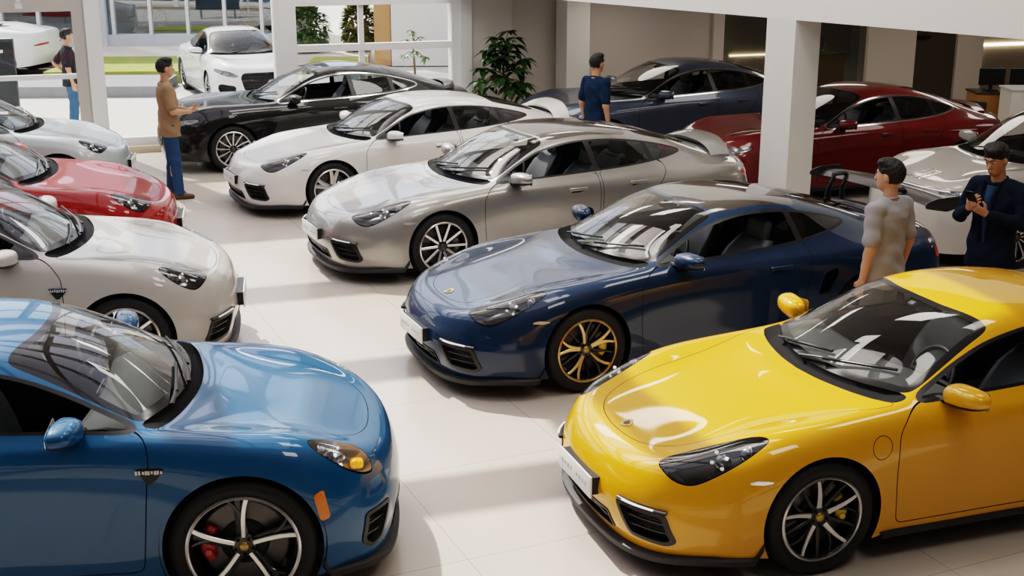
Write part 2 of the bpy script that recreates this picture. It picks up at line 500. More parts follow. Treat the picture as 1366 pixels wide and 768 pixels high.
    sx = 1 if side > 0 else -1
    for i in range(n + 1):
        t = -0.52 + 1.04 * i / n
        th = (0.06 if sx > 0 else PI - .06) + t
        e = 1 - .25 * abs(2 * i / n - 1) ** 3
        rc = rd * .80; dr = .036 * e
        d = Vector((math.cos(th), 0, math.sin(th)))
        a1 = h - .058 - .012 * abs(2 * i / n - 1) ** 2
        rows.append([bm.verts.new(d * (rc - dr) + Vector((0, h - .16, 0))), bm.verts.new(d * (rc - dr) + Vector((0, a1 - .012, 0))),
                     bm.verts.new(d * (rc - dr * .6) + Vector((0, a1, 0))), bm.verts.new(d * (rc + dr * .6) + Vector((0, a1, 0))),
                     bm.verts.new(d * (rc + dr) + Vector((0, a1 - .012, 0))), bm.verts.new(d * (rc + dr) + Vector((0, h - .16, 0)))])
    for i in range(n):
        for k in range(6):
            bm.faces.new((rows[i][k], rows[i + 1][k], rows[i + 1][(k + 1) % 6], rows[i][(k + 1) % 6]))
    bm.faces.new(rows[0]); bm.faces.new(rows[-1][::-1])
    for tt in (-.25, .25):
        th = (0.06 if sx > 0 else PI - .06) + tt
        M = Matrix.Translation((rd * .8 * math.cos(th), 0, rd * .8 * math.sin(th)))
        bm_lathe(bm, [(.001, h - .050), (.018, h - .050), (.024, h - .06)], 16, M=M)
    bmesh.ops.recalc_face_normals(bm, faces=bm.faces)
    bm_obj('brake_caliper', bm, [caliper], tire, auto=40)
    return tire

# ------------------------------------------------------------------ small car parts
def make_mirror(parent, side, base, paintm, scale=1.0, lower_dark=True):
    """door mirror: shell with black lower rim, foot and reflecting glass. base = point on the door skin."""
    nu, nv = 28, 18; V = []; F = []; fm = []
    cx, cy, cz = base[0] + .05, base[1] + .135 * scale, base[2] + .022 * scale
    for i in range(nv + 1):
        ph = -PI / 2 + PI * i / nv
        for k in range(nu):
            th = 2 * PI * k / nu
            def sp(v, e): return math.copysign(abs(v) ** e, v)
            x = sp(math.cos(ph), .75) * sp(math.cos(th), .8); y = sp(math.cos(ph), .75) * sp(math.sin(th), .8); z = sp(math.sin(ph), .75)
            lx = .085 * x if x < 0 else .035 * x           # flat behind
            ly = .125 * y; lz = .064 * z
            lz *= 1 - .22 * (y + 1) / 2 if z > 0 else 1 - .30 * (y + 1) / 2
            lz += .010 * (y)
            lx += .03 * (y + 1) / 2                         # swept back outboard
            V.append((cx + lx * scale, side * (cy + ly * scale), cz + lz * scale))
    for i in range(nv):
        for k in range(nu):
            q = (i * nu + k, i * nu + (k + 1) % nu, (i + 1) * nu + (k + 1) % nu, (i + 1) * nu + k)
            F.append(q if side > 0 else q[::-1])
            fm.append(1 if (lower_dark and i < nv * .36) else 0)
    m = mesh_obj('side_mirror', V, F, [paintm, BLACK()], parent, fm)
    bm = bmesh.new()
    bm_tube(bm, [(base[0] + .02, side * (base[1] - .03), base[2] - .035), (base[0] + .025, side * (base[1] + .02), base[2] - .025),
                 (base[0] + .035, side * (base[1] + .06 * scale), base[2] - .005), (base[0] + .045, side * (base[1] + .09 * scale), base[2] + .02)],
            [.05, .046, .036, .034], 10, flat=.6)
    bm_obj('mirror_foot', bm, [BLACK()], m, auto=50)
    bm = bmesh.new()
    bm_prism(bm, [tuple(p) for p in round_poly([(-.10, -.045), (.09, -.035), (.10, .03), (-.09, .052)], .03)],
             Matrix.Translation((cx + .052 * scale, side * cy, cz)) @ Matrix(((0, 0, 1, 0), (scale, 0, 0, 0), (0, scale, 0, 0), (0, 0, 0, 1))), .003)
    bm_obj('mirror_glass', bm, [pm('mirror_silver', (.75, .78, .8), .03, 1.0)], m)
    return m

def make_seat(parent, x, y, z, mat, h=.62, w=.25):
    """bucket seat: cushion, curved backrest with bolsters and a headrest."""
    bm = bmesh.new()
    def loft(rows):
        vs = [[bm.verts.new(p) for p in r] for r in rows]
        for i in range(len(vs) - 1):
            for k in range(len(vs[0])):
                j = (k + 1) % len(vs[0])
                bm.faces.new((vs[i][k], vs[i][j], vs[i + 1][j], vs[i + 1][k]))
        bm.faces.new(vs[0][::-1]); bm.faces.new(vs[-1])
    def ring(c, ax, w, t, bol):     # cross-section across the seat at centre c; ax = normal direction (thickness)
        pts = []
        for (u, v) in ((-1, -.6), (-1, .9), (-.82, 1.0), (-.6, .25), (0, .12), (.6, .25), (.82, 1.0), (1, .9), (1, -.6), (.6, -1), (-.6, -1)):
            vv = v if v < 0 else (v * bol + .35)
            pts.append(Vector((c[0], c[1] + u * w, c[2])) + ax * (vv * t))
        return pts
    # cushion, from front to back
    rows = []
    for t in np.linspace(0, 1, 6):
        rows.append(ring((x - .28 + .5 * t, y, z + .06 - .05 * t), Vector((-.1, 0, 1)), w * (.9 + .1 * t), .075, .9 if 0 < t < 1 else .5))
    loft(rows)
    rows = []
    for t in np.linspace(0, 1, 9):
        px = x + .20 + .24 * t - .05 * math.sin(t * PI) ; pz = z + .06 + h * t
        ww = w * (1.0 - .10 * t) if t < .75 else w * (.925 - .9 * (t - .75))
        rows.append(ring((px, y, pz), Vector((-1, 0, .25)), ww, .07 * (1 - .25 * t), 1.0 * (1 - .6 * t)))
    loft(rows)
    bmesh.ops.recalc_face_normals(bm, faces=bm.faces)
    s = bm_obj('seat', bm, [mat], parent, smooth=True)
    bm = bmesh.new()
    bm_box(bm, (x + .445, y, z + h + .13), (.085, w * 1.05, .17), Matrix.Rotation(.22, 3, 'Y'), bevel=.035, seg=3)
    bm_obj('headrest', bm, [mat], s, smooth=True)
    return s

def make_steering(parent, c, tilt=.42):
    bm = bmesh.new(); n = 32
    M = Matrix.Translation(c) @ Matrix.Rotation(tilt, 4, 'Y')
    pts = [M @ Vector((0, .18 * math.cos(2 * PI * k / n), .18 * math.sin(2 * PI * k / n))) for k in range(n + 1)]
    bm_tube(bm, pts, .015, 8, cap=False)
    for a in (0, PI, -PI / 2):
        bm_tube(bm, [M @ Vector((0, .04 * math.cos(a), .04 * math.sin(a))), M @ Vector((0, .175 * math.cos(a), .175 * math.sin(a)))], .014, 6)
    bm_lathe(bm, [(.001, -.03), (.05, -.02), (.06, .02), (.03, .10)], 16, axis='X', M=M)
    return bm_obj('steering_wheel', bm, [SATIN()], parent, auto=50)

def make_wiper(parent, pts):
    bm = bmesh.new()
    bm_tube(bm, pts, [.014, .012, .009, .007][:len(pts)], 6, flat=.6)
    n = Vector((0, 0, .02))
    a, b = Vector(pts[-2]), Vector(pts[-1]); d = (b - a)
    bm_tube(bm, [a - d * .6 - n * .2, b + d * .5 - n * .2], .009, 6)
    return bm_obj('wiper', bm, [BLACK()], parent, auto=50)
# ------------------------------------------------------------------ car assembly
class Surf:
    """point look-ups on the finished skin"""
    def __init__(s, V, N): s.V, s.N = V, N
    def _q(s, sel, ax, p, out):
        P = s.V[sel][:, ax]; d = ((P - np.array(p)) ** 2).sum(1); k = np.argsort(d)[:4]; w = 1 / (d[k] + 1e-6)
        return (s.V[sel][k] * w[:, None]).sum(0) / w.sum(), (s.N[sel][k] * w[:, None]).sum(0) / w.sum()
    def front(s, y, z): return s._q((s.V[:, 0] < 1.2) & (s.N[:, 0] < -.1), [1, 2], (y, z), 0)
    def rear(s, y, z): return s._q((s.V[:, 0] > 3.0) & (s.N[:, 0] > .2), [1, 2], (y, z), 0)
    def side(s, x, z, sg): return s._q((s.V[:, 1] * sg > .3) & (s.N[:, 1] * sg > .3), [0, 2], (x, z), 1)
    def top(s, x, y): return s._q(s.N[:, 2] > .25, [0, 1], (x, y), 2)

def panel_grid(fn, us, vs): return [[fn(u, v) for v in vs] for u in us]

HL_TEAR = [(.21,.555),(.235,.655),(.325,.742),(.46,.788),(.61,.800),(.735,.778),(.755,.738),(.69,.682),(.53,.620),(.36,.562),(.26,.532)]

def car_parts(sp):
    """returns the cut skin for a car type"""
    wp = sp['warp']; R, Fr, Rr = coupe_rows()
    R = [[wp.p3(p) for p in r] for r in R]; Fr = [[wp.p3(p) for p in r] for r in Fr]; Rr = [[wp.p3(p) for p in r] for r in Rr]
    if sp.get('tweak'): sp['tweak'](R, Fr, Rr)
    V, F = build_cage(R, Fr, Rr)
    V = fit_cage(V, F, alpha=sp.get('alpha', .75))
    V, N, F = subdivide(V, F, sp.get('level', 3))
    # fender flare: gentle swell round the wheel openings
    for xw in sp['xw']:
        d = np.hypot(V[:, 0] - xw, V[:, 2] - sp['R']); side = np.abs(V[:, 1]) > .55 * wp.ym
        k = np.exp(-((d - sp['R'] - .03) / .055) ** 2) * side * (np.abs(N[:, 1]) > .3) * sp.get('flare', .010)
        V[:, 1] += np.sign(V[:, 1]) * k
    sk = Skin(V, N, F); surf = Surf(V.copy(), N.copy())
    ay = lambda P: np.abs(P[:, 1])
    ctr = {}
    # wheel openings
    for xw in sp['xw']:
        ro = sp['R'] + sp.get('arch_gap', .032)
        sk.cut(np.hypot(sk.V[:, 0] - xw, sk.V[:, 2] - sp['R']) - ro, 'arch', (np.abs(sk.C[:, 1]) > .5 * wp.ym) & (sk.C[:, 2] < sp['R'] + ro + .05))
        sk.drop('arch')
    plan = lambda poly: (lambda P: sd_poly(np.stack([P[:, 0], P[:, 1]], 1), poly))
    sidep = lambda poly: (lambda P: sd_poly(np.stack([P[:, 0], P[:, 2]], 1), poly))
    frontp = lambda poly: (lambda P: sd_poly(np.stack([ay(P), P[:, 2]], 1), poly))
    top = lambda: sk.FN[:, 2] > .22
    # windshield
    ws = mirror_half(smooth_poly(wp.xy(sp['ws']), 5, closed=False))
    zmin = float(wp.Z(.87))
    f = plan(ws); m = lambda: (sk.FN[:, 2] > .1) & (sk.C[:, 2] > zmin)
    sk.cut(f(sk.V), 'windshield', m())
    fr = sp.get('frit', .045)
    sk.cut(f(sk.V) + fr, 'windshield_glass', None, ['windshield'])
    # cowl between hood and glass
    cw = mirror_half(smooth_poly(wp.xy(sp['cowl']), 5, closed=False)); g = plan(cw)
    sk.cut(g(sk.V), 'cowl', top(), ['body'])
    # hood
    hd = mirror_half(smooth_poly(wp.xy(sp['hood']), 6, closed=False)); h = plan(hd)
    hm = lambda: (sk.FN[:, 2] > .12) & (sk.C[:, 0] < sp['xw'][0] + 1.1)
    sk.band(h, .0022, 'seam', hm, ['body'], 'hood')
    # rear window
    if sp.get('rw'):
        rw = mirror_half(smooth_poly(wp.xy(sp['rw']), 5, closed=False)); q = plan(rw)
        rm = lambda: (sk.FN[:, 2] > .15) & (sk.C[:, 2] > zmin)
        sk.cut(q(sk.V), 'rear_window', rm(), ['body']); sk.cut(q(sk.V) + .03, 'rear_glass', None, ['rear_window'])
    if sp.get('roof'):
        rf = mirror_half(smooth_poly(wp.xy(sp['roof']), 5, closed=False)); q = plan(rf)
        sk.cut(q(sk.V), 'roof', top() & (sk.C[:, 2] > zmin + .2), ['body'])
    # side glass
    dl = smooth_poly(wp.xz(sp['dlo']), 5); q = sidep(dl)
    sm = lambda: (np.abs(sk.FN[:, 1]) > .15) & (np.abs(sk.C[:, 1]) > .4 * wp.ym) & (sk.C[:, 2] > zmin - .1)
    if sp.get('dlo_chrome'):
        sk.cut(q(sk.V) - .014, 'window_trim', sm(), ['body'])
        sk.cut(q(sk.V), 'dlo', sm(), ['window_trim'])
    else:
        sk.cut(q(sk.V), 'dlo', sm(), ['body'])
    edges = [-9] + [float(wp.X(x)) for x in sp['pillars']] + [99]
    sk.cut(q(sk.V) + .016, 'pane', None, ['dlo'])
    hw = sp.get('pillar_hw', .035)
    for x in edges[1:-1]:
        slope = sp.get('pillar_slope', 0.0)
        z0 = float(wp.Z(1.05))
        fx = lambda P: np.abs(P[:, 0] - x + slope * (P[:, 2] - z0)) - hw
        sk.cut(fx(sk.V), 'dlo', None, ['pane'])
    pn = sk.L == 'pane'; cx = sk.C[:, 0]
    for i in range(len(edges) - 1):
        sk.L[pn & (cx > edges[i]) & (cx <= edges[i + 1])] = 'pane%d' % i
    # doors
    for i, dp in enumerate(sp['doors']):
        dpoly = round_poly(wp.xz(dp), .05); q2 = sidep(dpoly)
        dm = lambda: (np.abs(sk.FN[:, 1]) > .12) & (np.abs(sk.C[:, 1]) > .5 * wp.ym)
        sk.band(q2, .0028, 'seam', dm, ['body'], 'door%d' % i)
    # headlights
    hl = smooth_poly(sp['hl'] if sp.get('hl_abs') else wp.xy(sp['hl']), 5)
    if sp.get('hl_front'):
        hl = smooth_poly(sp['hl'], 5); q3 = frontp(hl); hmk = lambda: (sk.C[:, 0] < sp['xw'][0]) & ((sk.FN[:, 0] < .25))
    else:
        q3 = lambda P: sd_poly(np.stack([P[:, 0], ay(P)], 1), hl); hmk = lambda: (sk.C[:, 0] < sp['xw'][0] + .1) & (sk.FN[:, 2] > -.05) & (sk.C[:, 2] > float(wp.Z(.5)))
    sk.cut(q3(sk.V), 'seam', hmk(), ['body', 'hood', 'seam'])
    sk.cut(q3(sk.V) + .004, 'headlight', hmk(), ['seam'])
    # front openings (y,z)
    fm = lambda: (sk.FN[:, 0] < -.1) & (sk.C[:, 0] < sp['xw'][0] - .25)
    for nm, poly, fw in sp['openings']:
        poly = np.array(poly, float); q4 = frontp(poly)
        sk.cut(q4(sk.V), nm + '_frame', fm(), ['body', 'hood', 'seam', 'headlight'])
        sk.cut(q4(sk.V) + fw, nm, fm(), [nm + '_frame'])
    for nm, poly in sp.get('side_openings', []):
        q5 = sidep(np.array(poly, float))
        km = lambda: (np.abs(sk.FN[:, 1]) > .3)
        sk.cut(q5(sk.V), nm + '_frame', km(), ['body', 'door0', 'seam']); sk.cut(q5(sk.V) + .02, nm, km(), [nm + '_frame'])
    # tail lights (y,z) seen from behind
    if sp.get('tl') is not None:
        q6 = frontp(np.array(sp['tl'], float))
        sk.cut(q6(sk.V), 'taillight', (sk.C[:, 0] > sp['xw'][1] + .3) & (sk.FN[:, 0] > -.3) & (sk.FN[:, 2] < .8), ['body', 'seam'])
    # other closed hairline seams
    for kind, poly, cond in sp.get('lines', []):
        fl = {'side': sidep, 'plan': plan, 'front': frontp}[kind](np.array(poly, float))
        sk.band(fl, .0022, 'seam', lambda: cond(sk), ['body'], 'body')
    return sk, surf

def build_car(sp, name='sports_car'):
    wp = sp['warp']; sk, surf = car_parts(sp)
    xm = sum(sp['xw']) / 2
    P = sp['paint']; R = sp['R']; W = sp['W']
    root = empty(name); OFF = np.array([xm, 0, 0])
    def part(nm, sel, mats, fm=None, parent=root):
        V, N, F = sk.take(sel)
        if not F: return None
        return mesh_obj(nm, V - OFF, F, mats, parent, fm, normals=N)
    def sides(label): 
        for sg in (-1, 1): yield sg, (sk.L == label) & (sk.C[:, 1] * sg > 0)
    # body shell with its dark lines
    sel = np.isin(sk.L, ['body', 'seam'])
    part('body', sel, [P, SEAM()], (sk.L[sel] == 'seam').astype(int))
    part('hood', sk.L == 'hood', [P])
    glass = sp['glass']; sg_glass = sp.get('side_glass', glass)
    sel = np.isin(sk.L, ['windshield', 'windshield_glass'])
    part('windshield', sel, [glass, pm('frit_black', (.012, .012, .013), .12)], (sk.L[sel] == 'windshield').astype(int))
    V, N, F = sk.take(sk.L == 'cowl')
    if F:
        dp = .030 * np.clip((.70 * wp.ym - np.abs(V[:, 1])) / .12, 0, 1)
        VV, FF, WW = recess_geo(V, N, F, np.stack([dp * 0, dp * 0, -dp], 1))
        mesh_obj('cowl_panel', VV - OFF, FF + [w[::-1] for w in WW], [MATTE()], root)
    sel = np.isin(sk.L, ['rear_window', 'rear_glass'])
    part('rear_window', sel, [sg_glass, pm('frit_black', (.012, .012, .013), .12)], (sk.L[sel] == 'rear_window').astype(int))
    part('roof_panel', sk.L == 'roof', [sp.get('roof_mat', BLACK())])
    # headliner below the roof
    V, N, F = sk.take(np.isin(sk.L, ['body', 'roof']) & (sk.C[:, 2] > float(wp.Z(1.06))))
    if F: mesh_obj('headliner', V - OFF - N * .02, [f[::-1] for f in F], [pm('headliner_cloth', (.03, .03, .032), .9)], root, normals=-N)
    for s, sel in sides('window_trim'): part('window_trim', sel, [CHROME()])
    for s, sel in sides('dlo'): part('window_frame', sel, [BLACK()])
    for i in range(len(sp['pillars']) + 1):
        for s, sel in sides('pane%d' % i):
            if i in sp.get('open_panes', ()): continue
            part('side_window', sel, [sg_glass])
    # doors with handles and inner trim
    for i, dp in enumerate(sp['doors']):
        for s, sel in sides('door%d' % i):
            d = part('door', sel, [P])
            if d is None: continue
            V, N, F = sk.take(sel)
            mesh_obj('door_trim', V - OFF - N * .03, [f[::-1] for f in F], [SATIN()], d, normals=-N)
            hx, hz = sp['handles'][i]
            p, n = surf.side(hx, hz, s); bm = bmesh.new()
            bm_box(bm, (hx - xm, p[1] + s * .006, hz), (.21, .028, .036), bevel=.012, seg=3)
            bm_box(bm, (hx - xm - .01, p[1] + s * .0005, hz - .016), (.15, .008, .04), bevel=.003, mat=1)
            bm_obj('door_handle', bm, [P, SEAM()], d, auto=50)
    # headlights
    for s, sel in sides('headlight'):
        V, N, F = sk.take(sel)
        lens = mesh_obj('headlight', V - OFF, F, [sp.get('lens', glass_mat('lens_clear', (.62, .62, .62), base=.06))], root, normals=N)
        n = N.mean(0); n /= np.linalg.norm(n); ctr = V.mean(0)
        dep = np.array([.055, -.012 * s, -.055]) * sp.get('hl_depth', 1)
        # bowl: shrink towards the centre and push inside
        VV, FF, WW = recess_geo(V, N, F, np.zeros(3))
        k = len(V); VV[k:] = ctr + (V - ctr) * .86 + dep
        mesh_obj('headlight_bowl', VV - OFF, FF + [w[::-1] for w in WW], [sp.get('bowl', pm('lamp_dark', (.045, .045, .048), .3, .3))], lens)
        # lamps inside, spread along the long axis of the outline
        u = np.linalg.svd(V - ctr, full_matrices=False)[2][0]
        if u[0] < 0: u = -u
        Lx = (V - ctr) @ u; lo, hi = Lx.min(), Lx.max()
        for q, (t, rad) in enumerate(sp.get('lamps', ((.52, .042), (.76, .040)))):
            c = ctr + u * (lo + (hi - lo) * t) + dep * .42
            c = c - OFF; bm = bmesh.new()
            dirv = Vector((-.85, .10 * s, .42)).normalized(); Mx = Matrix.Translation(c) @ dirv.to_track_quat('Y', 'Z').to_matrix().to_4x4()
            bm_lathe(bm, [(rad * .98, -.03), (rad, 0), (rad * 1.08, .006), (rad * 1.04, .010), (rad * .86, .004)], 24, M=Mx)
            bm_lathe(bm, [(rad * .86, .004), (rad * .7, .022), (rad * .4, .034), (.0005, .038)], 24, mat=1, M=Mx)
            for dx, dz in ((-1, -1), (1, -1), (-1, 1), (1, 1)) if q == 0 and sp.get('four_dots', True) else ():
                Mq = Mx @ Matrix.Translation((dx * rad * 1.12, .012, dz * rad * .72))
                bm_lathe(bm, [(.0005, .012), (rad * .2, .012), (rad * .25, 0)], 12, mat=2, M=Mq)
            bm_obj('lamp', bm, [pm('lamp_ring', (.5, .5, .52), .18, 1.0), pm('lamp_lens', (.35, .38, .42), .05, .6, coat=1), pm('lamp_led', (.9, .9, .9), .2, emit=(1, 1, .98), estr=.6)], lens, smooth=True)
        if sp.get('amber'):
            c = ctr + u * (lo + (hi - lo) * .22) + dep * .3 - OFF; bm = bmesh.new()
            bm_box(bm, c, (.07, .07, .05), bevel=.02); bm_obj('turn_signal', bm, [pm('amber', (.9, .32, .01), .3, emit=(1, .4, .02), estr=.5)], lens, smooth=True)
    # front openings: sunken dark mesh with a black frame
    for nm, poly, fw in sp['openings']:
        groups = [(0, sk.L == nm)] if np.array(poly)[:, 0].min() <= 0 else list(sides(nm))
        for s, sel in groups:
            V, N, F = sk.take(sel)
            if not F: continue
            VV, FF, WW = recess_geo(V, N, F, np.array([sp.get('open_depth', .05), 0, 0]))
            g = mesh_obj(nm, VV - OFF, FF + [w[::-1] for w in WW], [MESHGRILLE(), SATIN()], root, [0] * len(FF) + [1] * len(WW), smooth=False)
            fsel = (sk.L == nm + '_frame') & ((sk.C[:, 1] * s > 0) if s else True)
            V2, N2, F2 = sk.take(fsel)
            if F2:
                VV, FF, WW = recess_geo(V2, N2, F2, N2 * .006)
                mesh_obj('frame', VV - OFF, FF + WW, [BLACK()], g, smooth=False)
            ys, zs = np.abs(V[:, 1]), V[:, 2]
            nsl = sp.get('slats', 2); bm = bmesh.new()
            for q in range(nsl):
                z = zs.min() + (zs.max() - zs.min()) * (q + 1) / (nsl + 1)
                row = V[np.abs(V[:, 2] - z) < .03]
                if len(row) < 4: continue
                row = row[np.argsort(row[:, 1])]; idx = np.linspace(0, len(row) - 1, 8).astype(int)
                bm_tube(bm, [(row[j][0] + .022 - xm, row[j][1], z) for j in idx], .008, 5)
            if len(bm.verts): bm_obj('slat', bm, [BLACK()], g)
            else: bm.free()
    for nm, poly in sp.get('side_openings', []):
        for s, sel in sides(nm):
            V, N, F = sk.take(sel)
            VV, FF, WW = recess_geo(V, N, F, np.array([.04, -s * .07, 0]))
            g = mesh_obj(nm, VV - OFF, FF + [w[::-1] for w in WW], [MATTE()], root, smooth=False)
            V2, N2, F2 = sk.take((sk.L == nm + '_frame') & (sk.C[:, 1] * s > 0))
            VV, FF, WW = recess_geo(V2, N2, F2, N2 * .004)
            mesh_obj('intake_lip', VV - OFF, FF + WW, [sp.get('intake_lip', P)], g, smooth=False)
    for s, sel in sides('taillight'):
        V, N, F = sk.take(sel)
        if not F: continue
        VV, FF, WW = recess_geo(V, N, F, N * .004)
        mesh_obj('taillight', VV - OFF, FF + WW, [pm('tail_red', (.35, .008, .012), .12, coat=1, emit=(.6, .02, .02), estr=.15)], root)
    # wheel wells, wheels
    yo = sp['yo']
    for xw in sp['xw']:
        for s in (-1, 1):
            bm = bmesh.new(); n = 26; ro = R + .05; rows = []
            for k in range(n + 1):
                a = -.35 + (PI + .7) * k / n
                x, z = xw - xm + ro * math.cos(a), max(R + ro * math.sin(a), .10)
                rows.append((bm.verts.new((x, s * (yo - .02), z)), bm.verts.new((x, s * (yo - .42), z))))
            for k in range(n): bm.faces.new((rows[k][0], rows[k + 1][0], rows[k + 1][1], rows[k][1]))
            bm.faces.new([r[1] for r in rows])
            bm_obj('wheel_well', bm, [MATTE()], root)
            make_wheel(root, (xw - xm, s * (yo - W / 2), R), s, R, W, sp['wheel'], sp['wface'], sp['wbody'], sp['caliper'], sp.get('cap', pm('cap_gold', (.5, .36, .12), .3, .8)), rim_r=sp.get('rim_r'))
    # under tray and cabin
    xf, xr = sp['xw']; bm = bmesh.new()
    x0 = surf.V[:, 0].min(); x1 = surf.V[:, 0].max()
    bm_box(bm, ((x0 + x1) / 2 - xm, 0, .20), (x1 - x0 - .30, 1.0 * wp.ym, .02))
    bm_box(bm, ((xf + xr) / 2 - xm, 0, .20), (xr - xf - 2 * R - .16, 1.62 * wp.ym, .02))
    bm_obj('under_tray', bm, [MATTE()], root)
    cx0, cx1 = float(wp.X(1.52)), float(wp.X(3.30)); zb = float(wp.Z(.84)); hw = .77 * wp.ym
    bm = bmesh.new()
    q = [(cx0, -hw), (cx1, -hw), (cx1, hw), (cx0, hw)]
    lo = [bm.verts.new((x - xm, y, .24)) for x, y in q]; hi = [bm.verts.new((x - xm, y, zb)) for x, y in q]
    bm.faces.new(lo)
    for k in range(4): bm.faces.new((lo[k], lo[(k + 1) % 4], hi[(k + 1) % 4], hi[k]))
    bm_obj('cabin_tub', bm, [pm('cabin_dark', (.018, .018, .02), .8)], root)
    # dashboard: rolled section across the car
    bm = bmesh.new(); prof = [(1.50, .84), (1.60, .905), (1.72, .925), (1.86, .925), (1.95, .90), (1.98, .84), (1.94, .70), (1.90, .45)]
    prof = [(float(wp.X(a)), float(wp.Z(b))) for a, b in prof]
    rows = []
    for y in np.linspace(-hw + .04, hw - .04, 15):
        b = .028 * math.exp(-((y + .36 * wp.ym) / .16) ** 2) ; fx = .14 * (abs(y) / hw) ** 2
        rows.append([bm.verts.new((x + fx * (1 if i < 4 else .4) - xm, y, z - .03 + (b if 1 < i < 5 else 0))) for i, (x, z) in enumerate(prof)])
    for i in range(14):
        for k in range(len(prof) - 1): bm.faces.new((rows[i][k], rows[i + 1][k], rows[i + 1][k + 1], rows[i][k + 1]))
    dash = bm_obj('dashboard', bm, [pm('dash_grey', sp.get('dash_col', (.05, .05, .052)), .7)], root, smooth=True)
    bm = bmesh.new(); bm_box(bm, (float(wp.X(1.98)) - xm, 0, float(wp.Z(.80))), (.03, .24, .13), Matrix.Rotation(-.3, 3, 'Y'), bevel=.01)
    bm_obj('screen', bm, [pm('screen_black', (.006, .006, .008), .08)], dash)
    bm = bmesh.new(); bm_box(bm, (float(wp.X(2.35)) - xm, 0, .48), (1.1, .22, .24), bevel=.04); bm_obj('console', bm, [SATIN()], root)
    seatm = sp.get('seat_mat', pm('seat_leather', (.10, .11, .12), .5))
    for s in (-1, 1):
        make_seat(root, float(wp.X(2.42)) - xm, s * .37 * wp.ym, .36, seatm, h=float(wp.Z(1.0)) - .50)
        if len(sp['doors']) > 1: make_seat(root, float(wp.X(3.02)) - xm, s * .37 * wp.ym, .38, seatm, h=float(wp.Z(.98)) - .56, w=.27)
    make_steering(root, (float(wp.X(2.06)) - xm, -.37 * wp.ym, float(wp.Z(.86))))
    # rear-view mirror and sensor housing at the top of the glass
    p, n = surf.top(float(wp.X(2.18)), 0); bm = bmesh.new()
    bm_box(bm, (p[0] - xm + .05, 0, p[2] - .07), (.03, .22, .065), Matrix.Rotation(.2, 3, 'Y'), bevel=.014, seg=3)
    bm_box(bm, (p[0] - xm + .02, 0, p[2] - .03), (.13, .07, .035), Matrix.Rotation(-.45, 3, 'Y'), bevel=.012)
    bm_obj('interior_mirror', bm, [SATIN()], root, auto=50)
    # wipers
    def wpt(x, y, h=.02):
        p, n = surf.top(float(wp.X(x)), float(wp.Y(y))); return (p[0] - xm + n[0] * h, p[1], p[2] + n[2] * h)
    make_wiper(root, [wpt(1.46, .10), wpt(1.50, -.05, .03), wpt(1.56, -.22, .028), wpt(1.66, -.42)])
    make_wiper(root, [wpt(1.52, .44), wpt(1.52, .34, .03), wpt(1.53, .20, .028), wpt(1.56, 0.02)])
    # mirrors
    mx, mz = sp['mirror']
    for s in (-1, 1):
        p, n = surf.side(mx, mz, s)
        make_mirror(root, s, (mx - xm, abs(p[1]), mz), sp.get('mirror_mat', P), sp.get('mirror_scale', 1.18))
    # front splitter and side skirts follow the lower edge of the skin
    be = boundary([tuple(f) for f in sk.F]); bv = set(a for e in be for a in e)
    low = np.array([sk.V[v] for v in bv if sk.V[v][2] < .28 and (sk.V[v][0] < xf - R - .02)])
    if len(low) and sp.get('splitter', True):
        low = low[np.argsort(np.arctan2(low[:, 1], xf - low[:, 0]))]
        ang = np.arctan2(low[:, 1], xf - low[:, 0])
        aa = np.linspace(ang.min(), ang.max(), 49); L = np.stack([np.interp(aa, ang, low[:, i]) for i in range(3)], 1)
        out = sp.get('lip', .05); rows = []; bm = bmesh.new()
        for i, pnt in enumerate(L):
            t = L[min(i + 1, 48)] - L[max(i - 1, 0)]; nn = np.array([-t[1], t[0], 0]); nn /= np.linalg.norm(nn) + 1e-9
            if nn @ (pnt - np.array([xf, 0, 0])) < 0: nn = -nn
            e = math.sin(PI * min(1, max(0, (i / 48)))) ** .5; o = out * (.25 + .75 * e)
            c = pnt - OFF
            zt, zb2 = pnt[2] + .012, pnt[2] - sp.get('lip_drop', .035)
            rows.append([bm.verts.new((*(c - nn * .03)[:2], zt)), bm.verts.new((*(c + nn * o * .7)[:2], zt - .006)), bm.verts.new((*(c + nn * o)[:2], zt - .014)),
                         bm.verts.new((*(c + nn * o * .9)[:2], zb2)), bm.verts.new((*(c - nn * .06)[:2], zb2))])
        for i in range(48):
            for k in range(5): bm.faces.new((rows[i][k], rows[i][(k + 1) % 5], rows[i + 1][(k + 1) % 5], rows[i + 1][k]))
        bmesh.ops.recalc_face_normals(bm, faces=bm.faces)
        bm_obj('front_splitter', bm, [sp.get('lip_mat', SATIN())], root, auto=45)
    for s in (-1, 1):
        bm = bmesh.new(); rows = []
        for x in np.linspace(xf + R + .05, xr - R - .05, 20):
            p, n = surf.side(x, .2, s); y = p[1]
            rows.append([bm.verts.new((x - xm, y - s * .05, .20)), bm.verts.new((x - xm, y + s * .012, .185)), bm.verts.new((x - xm, y + s * .014, .15)), bm.verts.new((x - xm, y - s * .04, .125)), bm.verts.new((x - xm, y - s * .10, .14))])
        for i in range(19):
            for k in range(5): bm.faces.new((rows[i][k], rows[i][(k + 1) % 5], rows[i + 1][(k + 1) % 5], rows[i + 1][k]))
        bmesh.ops.recalc_face_normals(bm, faces=bm.faces)
        bm_obj('side_skirt', bm, [SATIN()], root, auto=45)
    for fn in sp.get('extras', []): fn(root, sp, surf, xm)
    return root
